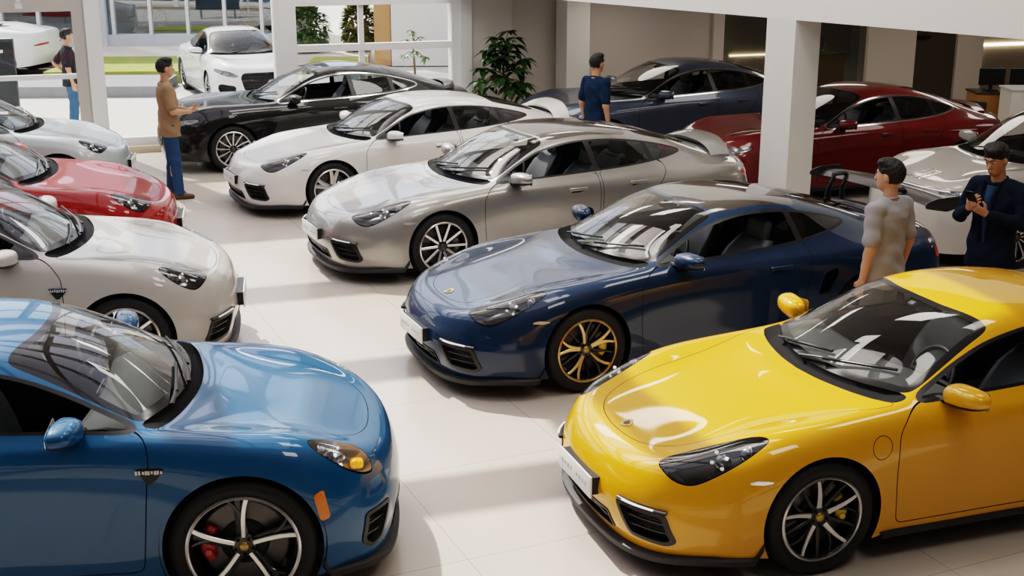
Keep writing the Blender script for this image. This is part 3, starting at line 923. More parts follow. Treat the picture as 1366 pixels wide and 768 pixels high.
# ------------------------------------------------------------------ type tables
ID = Warp(([0, 1, 2, 3, 4, 5], [0, 1, 2, 3, 4, 5]), 1.0, ([0, 2], [0, 2]))
WS = [(1.455,0),(1.475,.20),(1.525,.40),(1.615,.60),(1.66,.665),(1.73,.678),(1.90,.645),(2.10,.60),(2.25,.560),(2.278,.51),(2.25,.38),(2.215,.20),(2.205,0)]
COWL = [(1.375,0),(1.39,.2),(1.435,.42),(1.495,.60),(1.56,.705),(1.645,.705),(1.64,.64),(1.56,.43),(1.51,.20),(1.485,0)]
HOOD = [(.20,0),(.205,.12),(.235,.27),(.31,.40),(.44,.485),(.62,.53),(.90,.565),(1.15,.62),(1.35,.69),(1.46,.725),(1.555,.715),(1.495,.60),(1.435,.42),(1.39,.2),(1.375,0)]
RW = [(3.12,0),(3.12,.2),(3.14,.42),(3.2,.47),(3.4,.46),(3.6,.42),(3.7,.34),(3.74,.15),(3.75,0)]
ROOF = [(2.235,0),(2.245,.20),(2.28,.38),(2.31,.50),(2.40,.535),(2.7,.515),(2.95,.51),(3.05,.47),(3.06,.2),(3.06,0)]
DLO_COUPE = [(1.685,.888),(2.0,.902),(2.4,.918),(2.8,.942),(3.1,.975),(3.32,1.01),(3.43,1.045),(3.38,1.075),(3.22,1.122),(3.0,1.168),(2.75,1.192),(2.5,1.187),(2.25,1.142),(2.05,1.075),(1.86,.988)]
DOOR_COUPE = [(1.525,.225),(1.505,.55),(1.51,.76),(1.60,.855),(1.70,.893),(2.4,.925),(2.96,.962),(2.99,.88),(2.95,.60),(2.87,.225)]

def side_open(y0=.40, y1=.72, z0=.215, z1=.41):
    return round_poly([(y0, z1), (y1 - .03, z1 - .01), (y1 + .01, z0 + .03), (y1 - .03, z0), (y0 + .10, z0 + .01)], .03)

def plate_extra(w=.50, h=.13, z=.40, shift=0.0, mat=None, text=None):
    def f(root, sp, surf, xm):
        p, n = surf.front(0.0, z); p2, n2 = surf.front(w / 2, z)
        x = min(p[0], p2[0] - .03) - .02
        bm = bmesh.new(); bm_box(bm, (x + .03 - xm, shift, z), (.06, w * .92, h * .8)); 
        t = bm_obj('plate_holder', bm, [BLACK()], root)
        bm = bmesh.new(); bm_box(bm, (x - xm - .004, shift, z), (.012, w, h), bevel=.004)
        t = bm_obj('number_plate', bm, [pm('plate_white', (.80, .80, .79), .3)], root, auto=40)
        # pale illegible embossed characters
        for i, y in enumerate(np.linspace(-w * .36, w * .36, 9)):
            if i == 4: continue
            bm = bmesh.new(); bm_box(bm, (x - xm - .0105, shift + y + .004, z), (.002, .022, h * (.16 if i % 2 else .21)))
            bm_obj('plate_character', bm, [pm('plate_grey', (.45, .46, .48), .5)], t)
    return f

def drl_extra(y0, y1, z, dz=-.012):
    """slim daytime light blade above each side intake"""
    def f(root, sp, surf, xm):
        for s in (-1, 1):
            bm = bmesh.new(); pts = []
            for t in np.linspace(0, 1, 7):
                p, n = surf.front(y0 + (y1 - y0) * t, z + dz * t); pts.append((p[0] - .014 - xm, s * abs(p[1]), p[2]))
            bm_tube(bm, pts, .017, 8, flat=.6)
            b = bm_obj('daytime_light', bm, [BLACK()], root, auto=50)
            bm = bmesh.new(); bm_tube(bm, [(a - .016, y, zz + .006) for a, y, zz in pts[1:-1]], .008, 6, flat=.6)
            bm_obj('light_strip', bm, [pm('drl_white', (.85, .86, .87), .15, emit=(1, 1, 1), estr=.25)], b)
    return f

def marker_extra(x, z, L=.12, h=.022, mat=None, tilt=0.0):
    def f(root, sp, surf, xm):
        for s in (-1, 1):
            bm = bmesh.new(); top = []; bot = []
            for t in np.linspace(0, 1, 6):
                e = math.sin(PI * (.12 + .76 * t))
                p, n = surf.side(x + L * t, z + tilt * t, s)
                top.append((p[0] + n[0] * .006 - xm, p[1] + n[1] * .006, p[2] + h * .5 * e)); bot.append((p[0] + n[0] * .006 - xm, p[1] + n[1] * .006, p[2] - h * .5 * e))
            vt = [bm.verts.new(q) for q in top]; vb = [bm.verts.new(q) for q in bot]
            for i in range(5):
                q = (vb[i], vb[i + 1], vt[i + 1], vt[i]); bm.faces.new(q if s < 0 else q[::-1])
            r = bmesh.ops.extrude_face_region(bm, geom=bm.faces[:]); 
            for v in [g for g in r['geom'] if isinstance(g, bmesh.types.BMVert)]: v.co.y -= s * .02
            bmesh.ops.recalc_face_normals(bm, faces=bm.faces)
            bm_obj('side_marker', bm, [mat or pm('marker_clear', (.75, .76, .78), .08, .6, coat=1)], root)
    return f

def emblem_extra(x, size=.035):
    def f(root, sp, surf, xm):
        p, n = surf.top(x, 0.0); bm = bmesh.new()
        q = Vector(n).to_track_quat('Z', 'X').to_matrix().to_4x4(); M = Matrix.Translation((p[0] - xm + n[0] * .001, 0, p[2] + n[2] * .001)) @ q
        bm_prism(bm, [(size * a, size * b) for a, b in ((-1.2, .2), (-.9, .95), (0, 1.05), (.9, .95), (1.2, .2), (.8, -.7), (0, -1.3), (-.8, -.7))], M, .003)
        bm_prism(bm, [(size * a * .55, size * b * .55) for a, b in ((-1.1, .2), (-.8, .9), (0, 1), (.8, .9), (1.1, .2), (.7, -.7), (0, -1.2), (-.7, -.7))], M, .0045, mat=1)
        bm_obj('hood_badge', bm, [pm('badge_gold', (.55, .42, .2), .25, .9), pm('badge_dark', (.1, .06, .03), .3, .5)], root)
    return f

ID2 = Warp(([0, 2.3, 3.5, 4.43], [0, 2.3, 3.62, 4.68]), 1.0, ([0, 2], [0, 2]))

def coupe_spec(**kw):
    d = dict(warp=ID2, xw=(1.04, 3.62), R=.335, W=.25, yo=.895, level=4, ws=WS, cowl=COWL, hood=HOOD, rw=RW,
             dlo=DLO_COUPE, pillars=[2.93], pillar_hw=.03, pillar_slope=.15, doors=[DOOR_COUPE], handles=[(2.76,.79)], hl=HL_TEAR,
             openings=[('side_intake', side_open(), .022), ('grille', round_poly([(-.4, .30), (.33, .30), (.37, .20), (-.4, .20)], .02), .010)],
             tl=round_poly([(.42, .80), (.80, .78), (.84, .70), (.70, .70), (.45, .74)], .03),
             mirror=(1.83, .915), wheel='ten_slim', wface=pm('rim_silver', (.62, .62, .62), .25, 1.0), wbody=pm('rim_black', (.012, .012, .013), .25, .2, coat=.5),
             caliper=pm('caliper_yellow', (.85, .62, .02), .35, coat=.6), glass=glass_mat('glass_clear', (.70, .73, .72)), side_glass=glass_mat('glass_side', (.42, .45, .45)),
             paint=None, open_panes=(0,),
             extras=[plate_extra(), drl_extra(.44, .70, .425), marker_extra(.60, .60), emblem_extra(.27)])
    d.update(kw); return d

# ---- long fastback with four doors
FB = Warp(([0, 1.04, 1.70, 2.30, 3.50, 4.43], [0, 1.02, 1.655, 2.27, 3.85, 4.83]), 1.03, ([0, .5, .90, 1.295], [0, .50, .895, 1.325]))
DLO_FB = [(1.685,.888),(2.0,.902),(2.4,.915),(2.8,.933),(3.1,.955),(3.34,.985),(3.50,1.02),(3.47,1.05),(3.30,1.105),(3.05,1.160),(2.78,1.190),(2.5,1.187),(2.25,1.142),(2.05,1.075),(1.86,.988)]
DOOR_F = [(1.525,.225),(1.505,.55),(1.51,.76),(1.60,.855),(1.70,.893),(2.4,.920),(2.66,.932),(2.67,.7),(2.66,.225)]
DOOR_R = [(2.685,.225),(2.695,.7),(2.685,.934),(3.0,.952),(3.26,.975),(3.28,.90),(3.16,.70),(3.03,.55),(2.98,.225)]
def fastback_spec(**kw):
    d = coupe_spec(warp=FB, xw=(1.02, 3.85), R=.335, W=.26, yo=.92, level=3, dlo=DLO_FB, pillars=[2.66, 3.17], pillar_hw=.035,
                   doors=[DOOR_F, DOOR_R], handles=[(2.50, .775), (3.20, .795)],
                   openings=[('side_intake', side_open(.42, .75, .22, .41), .022), ('grille', round_poly([(-.4, .30), (.35, .30), (.39, .20), (-.4, .20)], .02), .010)],
                   tl=round_poly([(.30, .82), (.84, .80), (.86, .75), (.30, .77)], .02), mirror=(1.79, .91), wheel='ten_plain', caliper=pm('caliper_grey', (.15, .15, .15), .4, .5), cap=pm('cap_dark', (.08, .08, .08), .3, .6),
                   extras=[plate_extra(z=.42), drl_extra(.46, .73, .425), marker_extra(.62, .60)])
    d.update(kw); return d

# ---- saloon nose: higher bonnet, upright grille, slim lamps
def sedan_nose(R, Fr, Rr, up=.10):
    def lift(p, k, dx=0): return (p[0] + dx, p[1], p[2] + up * k)
    for i, k in enumerate((1.0, .95, .75, .5, .3, .15)):
        for c in range(4, 9): R[i][c] = lift(R[i][c], k * (1 if c > 4 else .7))
        R[i][3] = lift(R[i][3], k * .5)
    for c in range(4):
        for k in range(4):
            p = Fr[c][k]; Fr[c][k] = (p[0] + (.02 if k == 3 else 0) - .02, p[1], p[2] + up * (0, .15, .45, .85)[k])
    for i in (0, 1):
        for c in range(0, 4): R[i][c] = (R[i][c][0] - (.06 if i == 0 else .02), R[i][c][1] + .012, R[i][c][2])
    for c in (6, 7, 8): R[0][c] = (R[0][c][0] + .0, R[0][c][1], R[0][c][2] + .02); R[1][c] = (R[1][c][0], R[1][c][1], R[1][c][2] + .02)
SD = Warp(([0, 1.04, 1.70, 2.30, 3.50, 4.43], [0, .92, 1.61, 2.24, 3.65, 4.60]), 1.0, ([0, .5, .90, 1.295], [0, .545, .955, 1.40]))
def chrome_grille_bar(y, z0, z1, mat=None):
    def f(root, sp, surf, xm):
        bm = bmesh.new()
        for z in np.linspace(z0, z1, 5):
            pts = []
            for t in np.linspace(-y, y, 9):
                p, n = surf.front(abs(t), z); pts.append((p[0] + .004 - xm, t, z))
            bm_tube(bm, pts, .009, 6)
        bm_obj('grille_bars', bm, [mat or CHROME()], root)
    return f
def sedan_spec(**kw):
    up = kw.pop('up', .10)
    d = fastback_spec(warp=SD, xw=(.92, 3.65), R=.335, W=.235, yo=.89, mirror=(1.75, .97), dlo_chrome=True, handles=[(2.46, .835), (3.10, .855)],
                      hl=[(.45, .645), (.58, .715), (.73, .755), (.825, .77), (.835, .715), (.71, .66), (.56, .625), (.455, .615)], hl_front=True,
                      openings=[('grille', round_poly([(-.5, .70), (.36, .70), (.42, .62), (.36, .36), (-.5, .36)], .03), .02),
                                ('side_intake', round_poly([(.50, .46), (.80, .50), (.82, .40), (.74, .26), (.55, .28)], .03), .015)],
                      lamps=((.35, .034), (.65, .034)), four_dots=False, hl_depth=.8, bowl=pm('lamp_grey', (.55, .55, .56), .22, .7), lens=glass_mat('lens_bright', (.88, .88, .88), base=.08), splitter=False,
                      tweak=lambda R, F, Q: (sedan_prewarp(R, F, Q, up)), wheel='multi', slats=4,
                      caliper=pm('caliper_grey', (.15, .15, .15), .4, .5), extras=[])
    d.update(kw); return d
def sedan_prewarp(R, Fr, Rr, up): sedan_nose(R, Fr, Rr, up * 1.07)

# ---- taller short-nosed bodies of the left row
LB = Warp(([0, 1.04, 1.70, 2.30, 3.50, 4.43], [.14, .95, 1.47, 2.12, 3.42, 4.32]), .96, ([0, .5, .75, .90, 1.295], [0, .575, .875, 1.0, 1.42]))
LF = Warp(([0, 1.04, 1.70, 2.30, 3.50, 4.43], [.12, .91, 1.50, 2.09, 3.58, 4.50]), .985, ([0, .5, .90, 1.295], [0, .535, .965, 1.40]))

def badge_extra(x, z, w=.15, h=.085):
    """dark triangular side vent with a pale strip of tiny lettering"""
    def f(root, sp, surf, xm):
        for s in (-1, 1):
            def P(u, v, o): 
                p, n = surf.side(x + u, z + v, s); return Vector((p[0] + n[0] * o - xm, p[1] + n[1] * o, p[2]))
            out = [tuple(q) for q in round_poly([(-w / 2, h * .35), (w / 2, h * .35), (w * .30, -h * .05), (.0, -h * .65), (-w * .30, -h * .15)], .02, 3)]
            bm = bmesh.new(); a = [bm.verts.new(P(u, v, .010)) for u, v in out]; b = [bm.verts.new(P(u, v, -.004)) for u, v in out]; n = len(out)
            bm.faces.new(a)
            for i in range(n): bm.faces.new((a[i], a[(i + 1) % n], b[(i + 1) % n], b[i]))
            bmesh.ops.recalc_face_normals(bm, faces=bm.faces)
            o = bm_obj('side_vent', bm, [BLACK()], root)
            bm = bmesh.new()
            for i, u in enumerate(np.linspace(-w * .40, w * .40, 9)):
                bm_box(bm, P(u, h * .18, .0125), (.010, .003, h * (.24 if i % 3 else .17)))
            bm_obj('vent_lettering', bm, [pm('letter_pale', (.6, .6, .58), .3, .5)], o)
    return f

def patch_extra(name, pts, mat, off=.005):
    """thin coloured plate on the flank, outline in (x, z)"""
    def f(root, sp, surf, xm):
        for s in (-1, 1):
            bm = bmesh.new(); vs = []; vb = []
            for u, v in round_poly(pts, .02, 3):
                p, n = surf.side(u, v, s); vs.append(bm.verts.new((p[0] + n[0] * off - xm, p[1] + n[1] * off, p[2]))); vb.append(bm.verts.new((p[0] - n[0] * .01 - xm, p[1] - n[1] * .01, p[2])))
            n = len(vs); bm.faces.new(vs)
            for i in range(n): bm.faces.new((vs[i], vs[(i + 1) % n], vb[(i + 1) % n], vb[i]))
            bmesh.ops.recalc_face_normals(bm, faces=bm.faces)
            bm_obj(name, bm, [mat], root)
    return f

def wing_extra(x, z, span=.80, chord=.30, zdeck=.90):
    """tall fixed rear wing on two swan-neck uprights with end plates"""
    def f(root, sp, surf, xm):
        mat = pm('wing_carbon', (.022, .022, .024), .3, coat=.6); bm = bmesh.new(); rows = []
        sec = [(0, 0), (.06, .022), (.14, .030), (.23, .020), (.30, .004), (.23, .004), (.14, .006), (.06, -.004)]
        for y in np.linspace(-span, span, 17):
            t = abs(y) / span; dz = -.035 * t ** 3 + .012 * (1 - t); k = chord / .30 * (1 - .12 * t ** 2)
            rows.append([bm.verts.new((x + a * k - xm + .04 * t ** 2, y, z + b * 1.2 + dz + .10 * a)) for a, b in sec])
        for i in range(16):
            for k in range(8): bm.faces.new((rows[i][k], rows[i + 1][k], rows[i + 1][(k + 1) % 8], rows[i][(k + 1) % 8]))
        bm.faces.new(rows[0]); bm.faces.new(rows[-1][::-1]); bmesh.ops.recalc_face_normals(bm, faces=bm.faces)
        w = bm_obj('rear_wing', bm, [mat], root, auto=40)
        for s in (-1, 1):
            bm = bmesh.new(); M = Matrix.Translation((x - xm - .02, s * span - .006, z)) @ Matrix(((1, 0, 0, 0), (0, 0, 1, 0), (0, 1, 0, 0), (0, 0, 0, 1)))
            bm_prism(bm, [tuple(p) for p in round_poly([(-.01, -.03), (.22, -.075), (.34, -.05), (.36, .05), (.10, .045), (-.01, .015)], .03)], M, .012); bmesh.ops.recalc_face_normals(bm, faces=bm.faces)
            bm_obj('end_plate', bm, [mat], w)
            bm = bmesh.new()
            bm_tube(bm, [(x - .10 - xm, s * span * .50, zdeck - .03), (x - .12 - xm, s * span * .50, (z + zdeck) / 2), (x - .06 - xm, s * span * .50, z + .05), (x + .06 - xm, s * span * .50, z + .055), (x + .10 - xm, s * span * .50, z + .02)], [.034, .03, .028, .026, .024], 8, flat=.8)
            bm_tube(bm, [(x + .02 - xm, s * span * .46, zdeck - .04), (x + .02 - xm, s * span * .46, z - .06), (x + .05 - xm, s * span * .46, z + .01)], [.03, .026, .022], 8, flat=.8)
            bm_obj('wing_upright', bm, [BLACK()], w, auto=50)
        bm = bmesh.new()        # black deck plinth under the uprights
        pts = []
        for y in np.linspace(-.62, .62, 9):
            p, n = surf.top(x + .02, y); pts.append((p[0] - xm, y, p[2] + .012))
        bm_tube(bm, pts, .045, 8, flat=.55); bm_obj('wing_plinth', bm, [BLACK()], w, auto=50)
    return f

def tail_extra(x, rise=.06, span=.60, chord=.24, mat=None):
    """small raised tail spoiler"""
    def f(root, sp, surf, xm):
        m = mat or sp['paint']; bm = bmesh.new(); rows = []
        for y in np.linspace(-span, span, 15):
            t = abs(y) / span; p, n = surf.top(x, y * .98); q, n2 = surf.top(x + chord * .8, y * .98)
            h = rise * (1 - t ** 4) ; xs = .07 * t ** 2
            rows.append([bm.verts.new(v) for v in ((p[0] - xm - xs, y, p[2] + .012 + h * .55), (p[0] + chord * .5 - xm - xs, y, p[2] + h + .018), (p[0] + chord - xm - xs, y, p[2] + h * 1.25 + .010),
                         (p[0] + chord - xm - xs - .01, y, p[2] + h * 1.25 - .022), (p[0] + chord * .5 - xm - xs, y, p[2] + h - .022), (p[0] + .03 - xm - xs, y, p[2] + h * .5 - .02))])
        for i in range(14):
            for k in range(6): bm.faces.new((rows[i][k], rows[i + 1][k], rows[i + 1][(k + 1) % 6], rows[i][(k + 1) % 6]))
        bm.faces.new(rows[0]); bm.faces.new(rows[-1][::-1]); bmesh.ops.recalc_face_normals(bm, faces=bm.faces)
        w = bm_obj('tail_spoiler', bm, [m], root, auto=50)
        bm = bmesh.new()
        for s in (-1, 1):
            p, n = surf.top(x + chord * .5, s * span * .7); bm_box(bm, (p[0] - xm, s * span * .7, p[2] + rise * .35), (chord * .55, .03, rise * 1.1))
        p, n = surf.top(x + chord * .6, 0); bm_box(bm, (p[0] - xm, 0, p[2] + rise * .30), (chord * .5, span * 1.2, rise * .8))
        bm_obj('spoiler_mount', bm, [BLACK()], w)
    return f

def nose_letters_extra(z, w=.30, h=.055, text='HERD'):
    """spaced chrome capitals on the nose, built from bars"""
    G = {'H': [(0, 0, 0, 1), (1, 0, 1, 1), (0, .5, 1, .5)], 'E': [(0, 0, 0, 1), (0, 0, 1, 0), (0, .5, .8, .5), (0, 1, 1, 1)], 'R': [(0, 0, 0, 1), (0, 1, 1, 1), (1, 1, 1, .5), (0, .5, 1, .5), (.4, .5, 1, 0)], 'D': [(0, 0, 0, 1), (0, 1, .7, 1), (.7, 1, 1, .6), (1, .6, 1, .4), (1, .4, .7, 0), (0, 0, .7, 0)]}
    def f(root, sp, surf, xm):
        n = len(text); cw = w / n
        for i, ch in enumerate(text):
            bm = bmesh.new()
            for a, b, c, d in G[ch]:
                def P(u, v):
                    y = -(w / 2) + (i + .12 + u * .7) * cw; y = -y
                    p, nn = surf.front(y, z + v * h); return (p[0] - .006 - xm, y, z + v * h)
                bm_tube(bm, [P(a, b), P(c, d)], .006, 6)
            bm_obj('nose_letter', bm, [CHROME()], root)
        bm = bmesh.new(); pts = []
        for y in np.linspace(-.62, .62, 15):
            p, nn = surf.front(abs(y), z - .055); pts.append((p[0] - .004 - xm, y, z - .055))
        bm_tube(bm, pts, .022, 8, flat=.7); bm_obj('chrome_strip', bm, [pm('strip_silver', (.7, .7, .7), .2, .9)], root)
    return f
# ================================================================== SETTING
FY = math.radians(18)                       # facade direction
FV = Vector((math.cos(FY), math.sin(FY), 0)); FN_ = Vector((-math.sin(FY), math.cos(FY), 0)); FP = Vector((-5.68, 19.42, 0))
UD = math.radians(24)                       # showroom grid: rows of cars run along this
def wallM(s, z=0, off=0):                   # matrix at facade coordinate s
    return Matrix.Translation(FP + FV * s + FN_ * off + Vector((0, 0, z))) @ Matrix.Rotation(FY, 4, 'Z')
def wall_box(bm, s0, s1, z0, z1, d0, d1, mat=0, bevel=0.0):
    M = wallM((s0 + s1) / 2, (z0 + z1) / 2, (d0 + d1) / 2)
    r = bmesh.ops.create_cube(bm, size=1.0)
    bmesh.ops.transform(bm, matrix=M @ Matrix.Diagonal((s1 - s0, d1 - d0, z1 - z0, 1)), verts=r['verts'])
    for f in set(f for v in r['verts'] for f in v.link_faces): f.material_index = mat
def struct(name, bm, mats, parent=None, **k):
    o = bm_obj(name, bm, mats, parent, **k)
    if parent is None: o['kind'] = 'structure'
    return o
def sbox(name, s0, s1, z0, z1, d0, d1, mat):
    bm = bmesh.new(); wall_box(bm, s0, s1, z0, z1, d0, d1); return struct(name, bm, [mat])

def floor_mat():
    m = pm('floor_tiles', (.72, .68, .63), .3)
    nt = m.node_tree; b = nt.nodes['Principled BSDF']
    tc = nt.nodes.new('ShaderNodeTexCoord'); mp = nt.nodes.new('ShaderNodeMapping'); mp.inputs['Rotation'].default_value = (0, 0, -UD)
    br = nt.nodes.new('ShaderNodeTexBrick'); br.offset = 0.0; br.squash = 1.0
    br.inputs['Scale'].default_value = 1.0; br.inputs['Brick Width'].default_value = 1.2; br.inputs['Row Height'].default_value = 1.2
    br.inputs['Mortar Size'].default_value = .004; br.inputs['Mortar Smooth'].default_value = .3
    br.inputs['Color1'].default_value = (.64, .575, .505, 1); br.inputs['Color2'].default_value = (.615, .55, .482, 1); br.inputs['Mortar'].default_value = (.42, .37, .32, 1)
    no = nt.nodes.new('ShaderNodeTexNoise'); no.inputs['Scale'].default_value = .9; no.inputs['Detail'].default_value = 6
    mx = nt.nodes.new('ShaderNodeMixRGB'); mx.blend_type = 'MULTIPLY'; mx.inputs['Fac'].default_value = .10
    rp = nt.nodes.new('ShaderNodeMapRange'); rp.inputs['To Min'].default_value = .16; rp.inputs['To Max'].default_value = .30
    nt.links.new(tc.outputs['Object'], mp.inputs['Vector']); nt.links.new(mp.outputs[0], br.inputs['Vector']); nt.links.new(tc.outputs['Object'], no.inputs['Vector'])
    nt.links.new(br.outputs['Color'], mx.inputs['Color1']); nt.links.new(no.outputs['Color'], mx.inputs['Color2']); nt.links.new(mx.outputs[0], b.inputs['Base Color'])
    nt.links.new(no.outputs['Fac'], rp.inputs['Value']); nt.links.new(rp.outputs[0], b.inputs['Roughness'])
    return m
def plaster(name, c, rough=.8):
    return pm(name, c, rough, bump=(40, .05))

WHITE = plaster('plaster_white', (.86, .84, .81)); GREIGE = plaster('plaster_greige', (.72, .665, .615)); GREIGE2 = plaster('plaster_greige_dark', (.64, .585, .54))
FRAME = pm('frame_white', (.78, .78, .78), .4); FRAMEG = pm('frame_grey', (.50, .47, .43), .5)
GLASSW = glass_mat('window_glass', (.93, .95, .95), base=.02)
HDR = 2.13; CEIL = 6.6
def rot_pt(x, y): return (x * math.cos(FY) - y * math.sin(FY), x * math.sin(FY) + y * math.cos(FY))

# floor slab
bm = bmesh.new(); wall_box(bm, -14, 24, -.12, 0, -32, 0.02); struct('floor', bm, [floor_mat()])
bm = bmesh.new(); wall_box(bm, 5.22, 24, -.12, 0, .02, 9); struct('floor_alcove', bm, [floor_mat()])

# --- glazed front: posts, header rails, sill
sbox('trim_1', -9.0, 5.0, .0, .10, -.16, .10, pm('sill_beige', (.62, .52, .40), .5))          # low sill
sbox('trim_2', -9.0, 5.0, .10, .22, -.04, .08, FRAME)
sbox('trim_3', -.86, -.68, 0, CEIL, -.10, .12, FRAMEG)        # portal post, grey face
sbox('trim_4', -.68, -.46, 0, CEIL, -.14, .14, FRAME)
sbox('trim_5', 2.08, 2.42, 0, CEIL, -.14, .14, FRAME)         # middle post
sbox('trim_6', 4.92, 5.06, 0, CEIL, -.10, .14, FRAME)
sbox('trim_7', 5.06, 5.24, 0, CEIL, -.16, .20, FRAME)
sbox('trim_8', -9.0, -.86, HDR, HDR + .34, -.10, .12, FRAMEG)   # portal header
sbox('trim_9', 2.42, 4.92, HDR, HDR + .22, -.10, .12, FRAME)
sbox('trim_10', 2.42, 4.92, 1.42, 1.53, -.05, .07, FRAME)     # mid rail
sbox('trim_11', 3.42, 3.50, .22, HDR, -.04, .06, FRAME)
sbox('trim_12', -9.0, -.86, 1.14, 1.21, -.03, .05, FRAME)     # door rail
sbox('trim_13', -3.4, -3.3, .1, HDR, -.04, .06, FRAME)
for i, s in enumerate((-8.9, -6.2)): sbox('trim_%d' % (14 + i), s, s + .2, 0, CEIL, -.12, .12, FRAME)
for i, z in enumerate((3.6, 5.0)): sbox('trim_%d' % (16 + i), -9, 5.06, z, z + .12, -.06, .08, FRAME)
sbox('trim_18', 3.3, 3.4, HDR + .2, CEIL, -.06, .08, FRAME); sbox('trim_19', .7, .8, 3.7, CEIL, -.06, .08, FRAME)
sbox('trim_20', -9, 5.2, CEIL - .3, CEIL, -.16, .16, FRAME)
for i, (a, b) in enumerate(((-8.9, -.86), (-.46, 2.08), (2.42, 4.92))):
    bm = bmesh.new(); wall_box(bm, a, b, .22, CEIL - .3, .0, .012); struct('window_%d' % (i + 1), bm, [GLASSW])
# --- plain back wall on the right of the glazing, in stepped panels
sbox('wall_back', 5.24, 5.95, 0, CEIL, -.06, .3, GREIGE)
sbox('wall_back_recess', 5.95, 9.62, 0, CEIL, .02, .3, GREIGE2)
sbox('wall_back_pier', 9.62, 9.82, 0, CEIL, -.05, .3, GREIGE)
sbox('wall_back_right', 12.75, 13.76, 0, CEIL, 0, .3, GREIGE)
sbox('wall_back_end', 14.66, 15.24, 0, CEIL, 0, .3, GREIGE2)
sbox('trim_21', 9.82, 12.75, 2.9, CEIL, 0, .3, GREIGE2); sbox('trim_22', 13.76, 14.66, 2.6, CEIL, 0, .3, GREIGE2); sbox('trim_23', 15.24, 24, 2.6, CEIL, 0, .3, GREIGE2)
DKGL = glass_mat('dark_glass', (.62, .63, .61), base=.12)
for i, (a, b) in enumerate(((9.82, 11.28), (11.32, 12.72))):
    bm = bmesh.new(); wall_box(bm, a, b, 0, 2.9, .04, .055); struct('window_%d' % (i + 4), bm, [DKGL])
sbox('trim_24', 11.28, 11.32, 0, 2.9, .02, .08, pm('mullion_dark', (.05, .05, .05), .4))
bm = bmesh.new(); wall_box(bm, 13.76, 14.66, 0, 2.6, .06, .12); d = struct('door_1', bm, [pm('door_bronze', (.085, .068, .045), .45)])
bm = bmesh.new(); wall_box(bm, 13.80, 14.05, 1.30, 1.36, -.02, .05); struct('door_pull', bm, [pm('handle_black', (.01, .01, .01), .3)], d)
# rooms behind the glass and the opening
sbox('wall_office_back', 9.8, 24, 0, 3.2, 5.0, 5.2, plaster('office_grey', (.20, .185, .175)))
sbox('wall_office_side', 15.05, 15.20, 0, 3.2, .3, 5.0, plaster('office_grey', (.20, .185, .175)))
sbox('ceiling_office', 9.8, 24, 3.0, 3.2, .3, 5.2, plaster('office_grey', (.20, .185, .175)))

# --- mezzanine: fascia, soffit and column
MA = Vector((3.17, 14.8, 0)); MD = Vector((-2.42, 3.4, 0)).normalized(); MN = Vector((MD.y, -MD.x, 0))  # MN points under the slab
ma = math.atan2(MD.y, MD.x)
def mbox(bm, a0, a1, n0, n1, z0, z1, mat=0):
    C = MA + MD * ((a0 + a1) / 2) + MN * ((n0 + n1) / 2) + Vector((0, 0, (z0 + z1) / 2))
    r = bmesh.ops.create_cube(bm, size=1.0)
    bmesh.ops.transform(bm, matrix=Matrix.Translation(C) @ Matrix.Rotation(ma, 4, 'Z') @ Matrix.Diagonal((a1 - a0, n1 - n0, z1 - z0, 1)), verts=r['verts'])
    for f in set(f for v in r['verts'] for f in v.link_faces): f.material_index = mat
SOF = 2.35
bm = bmesh.new(); mbox(bm, -10, 7.2, -.12, .30, SOF, 4.2); struct('wall_mezzanine_fascia', bm, [WHITE])
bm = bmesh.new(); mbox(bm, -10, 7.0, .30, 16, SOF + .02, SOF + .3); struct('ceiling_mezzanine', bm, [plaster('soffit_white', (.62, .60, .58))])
bm = bmesh.new(); mbox(bm, -.20, .24, -.12, .30, 0, SOF); struct('trim_column', bm, [plaster('column_white', (.80, .78, .75))])
# pilaster by the back wall
bm = bmesh.new()
cM = wallM(6.95, CEIL / 2, -.24) @ Matrix.Rotation(math.radians(6), 4, 'Z')
r = bmesh.ops.create_cube(bm, size=1.0); bmesh.ops.transform(bm, matrix=cM @ Matrix.Diagonal((.42, .40, CEIL, 1)), verts=r['verts'])
struct('trim_pilaster', bm, [plaster('column_white', (.80, .78, .75))])

# --- roof: solid ceiling with an unseen open lantern, invented to send sun into the aisle
RB = pm('beam_white', (.78, .77, .75), .6)
def rbox(bm, x0, x1, y0, y1, z0, z1):
    wall_box(bm, x0, x1, z0, z1, y0, y1)
LX0, LX1, LY0, LY1 = -6.6, 3.2, -15.5, -1.2
bm = bmesh.new()
rbox(bm, -14, LX0, -32, .3, CEIL, CEIL + .2); rbox(bm, LX1, 24, -32, .3, CEIL, CEIL + .2)
rbox(bm, LX0, LX1, -32, LY0, CEIL, CEIL + .2); rbox(bm, LX0, LX1, LY1, .3, CEIL, CEIL + .2)
struct('ceiling', bm, [RB])
k = 0  # beams across the invented lantern, added to stripe its sun with shade
for x in np.linspace(LX0, LX1, 5):
    bm = bmesh.new(); rbox(bm, x - .12, x + .12, LY0, LY1, CEIL - .25, CEIL + .1); struct('trim_shade_beam_%d' % (k + 1), bm, [RB]); k += 1
for y in np.linspace(LY0, LY1, 7):
    bm = bmesh.new(); rbox(bm, LX0, LX1, y - .14, y + .14, CEIL - .3, CEIL + .1); struct('trim_shade_beam_%d' % (k + 1), bm, [RB]); k += 1
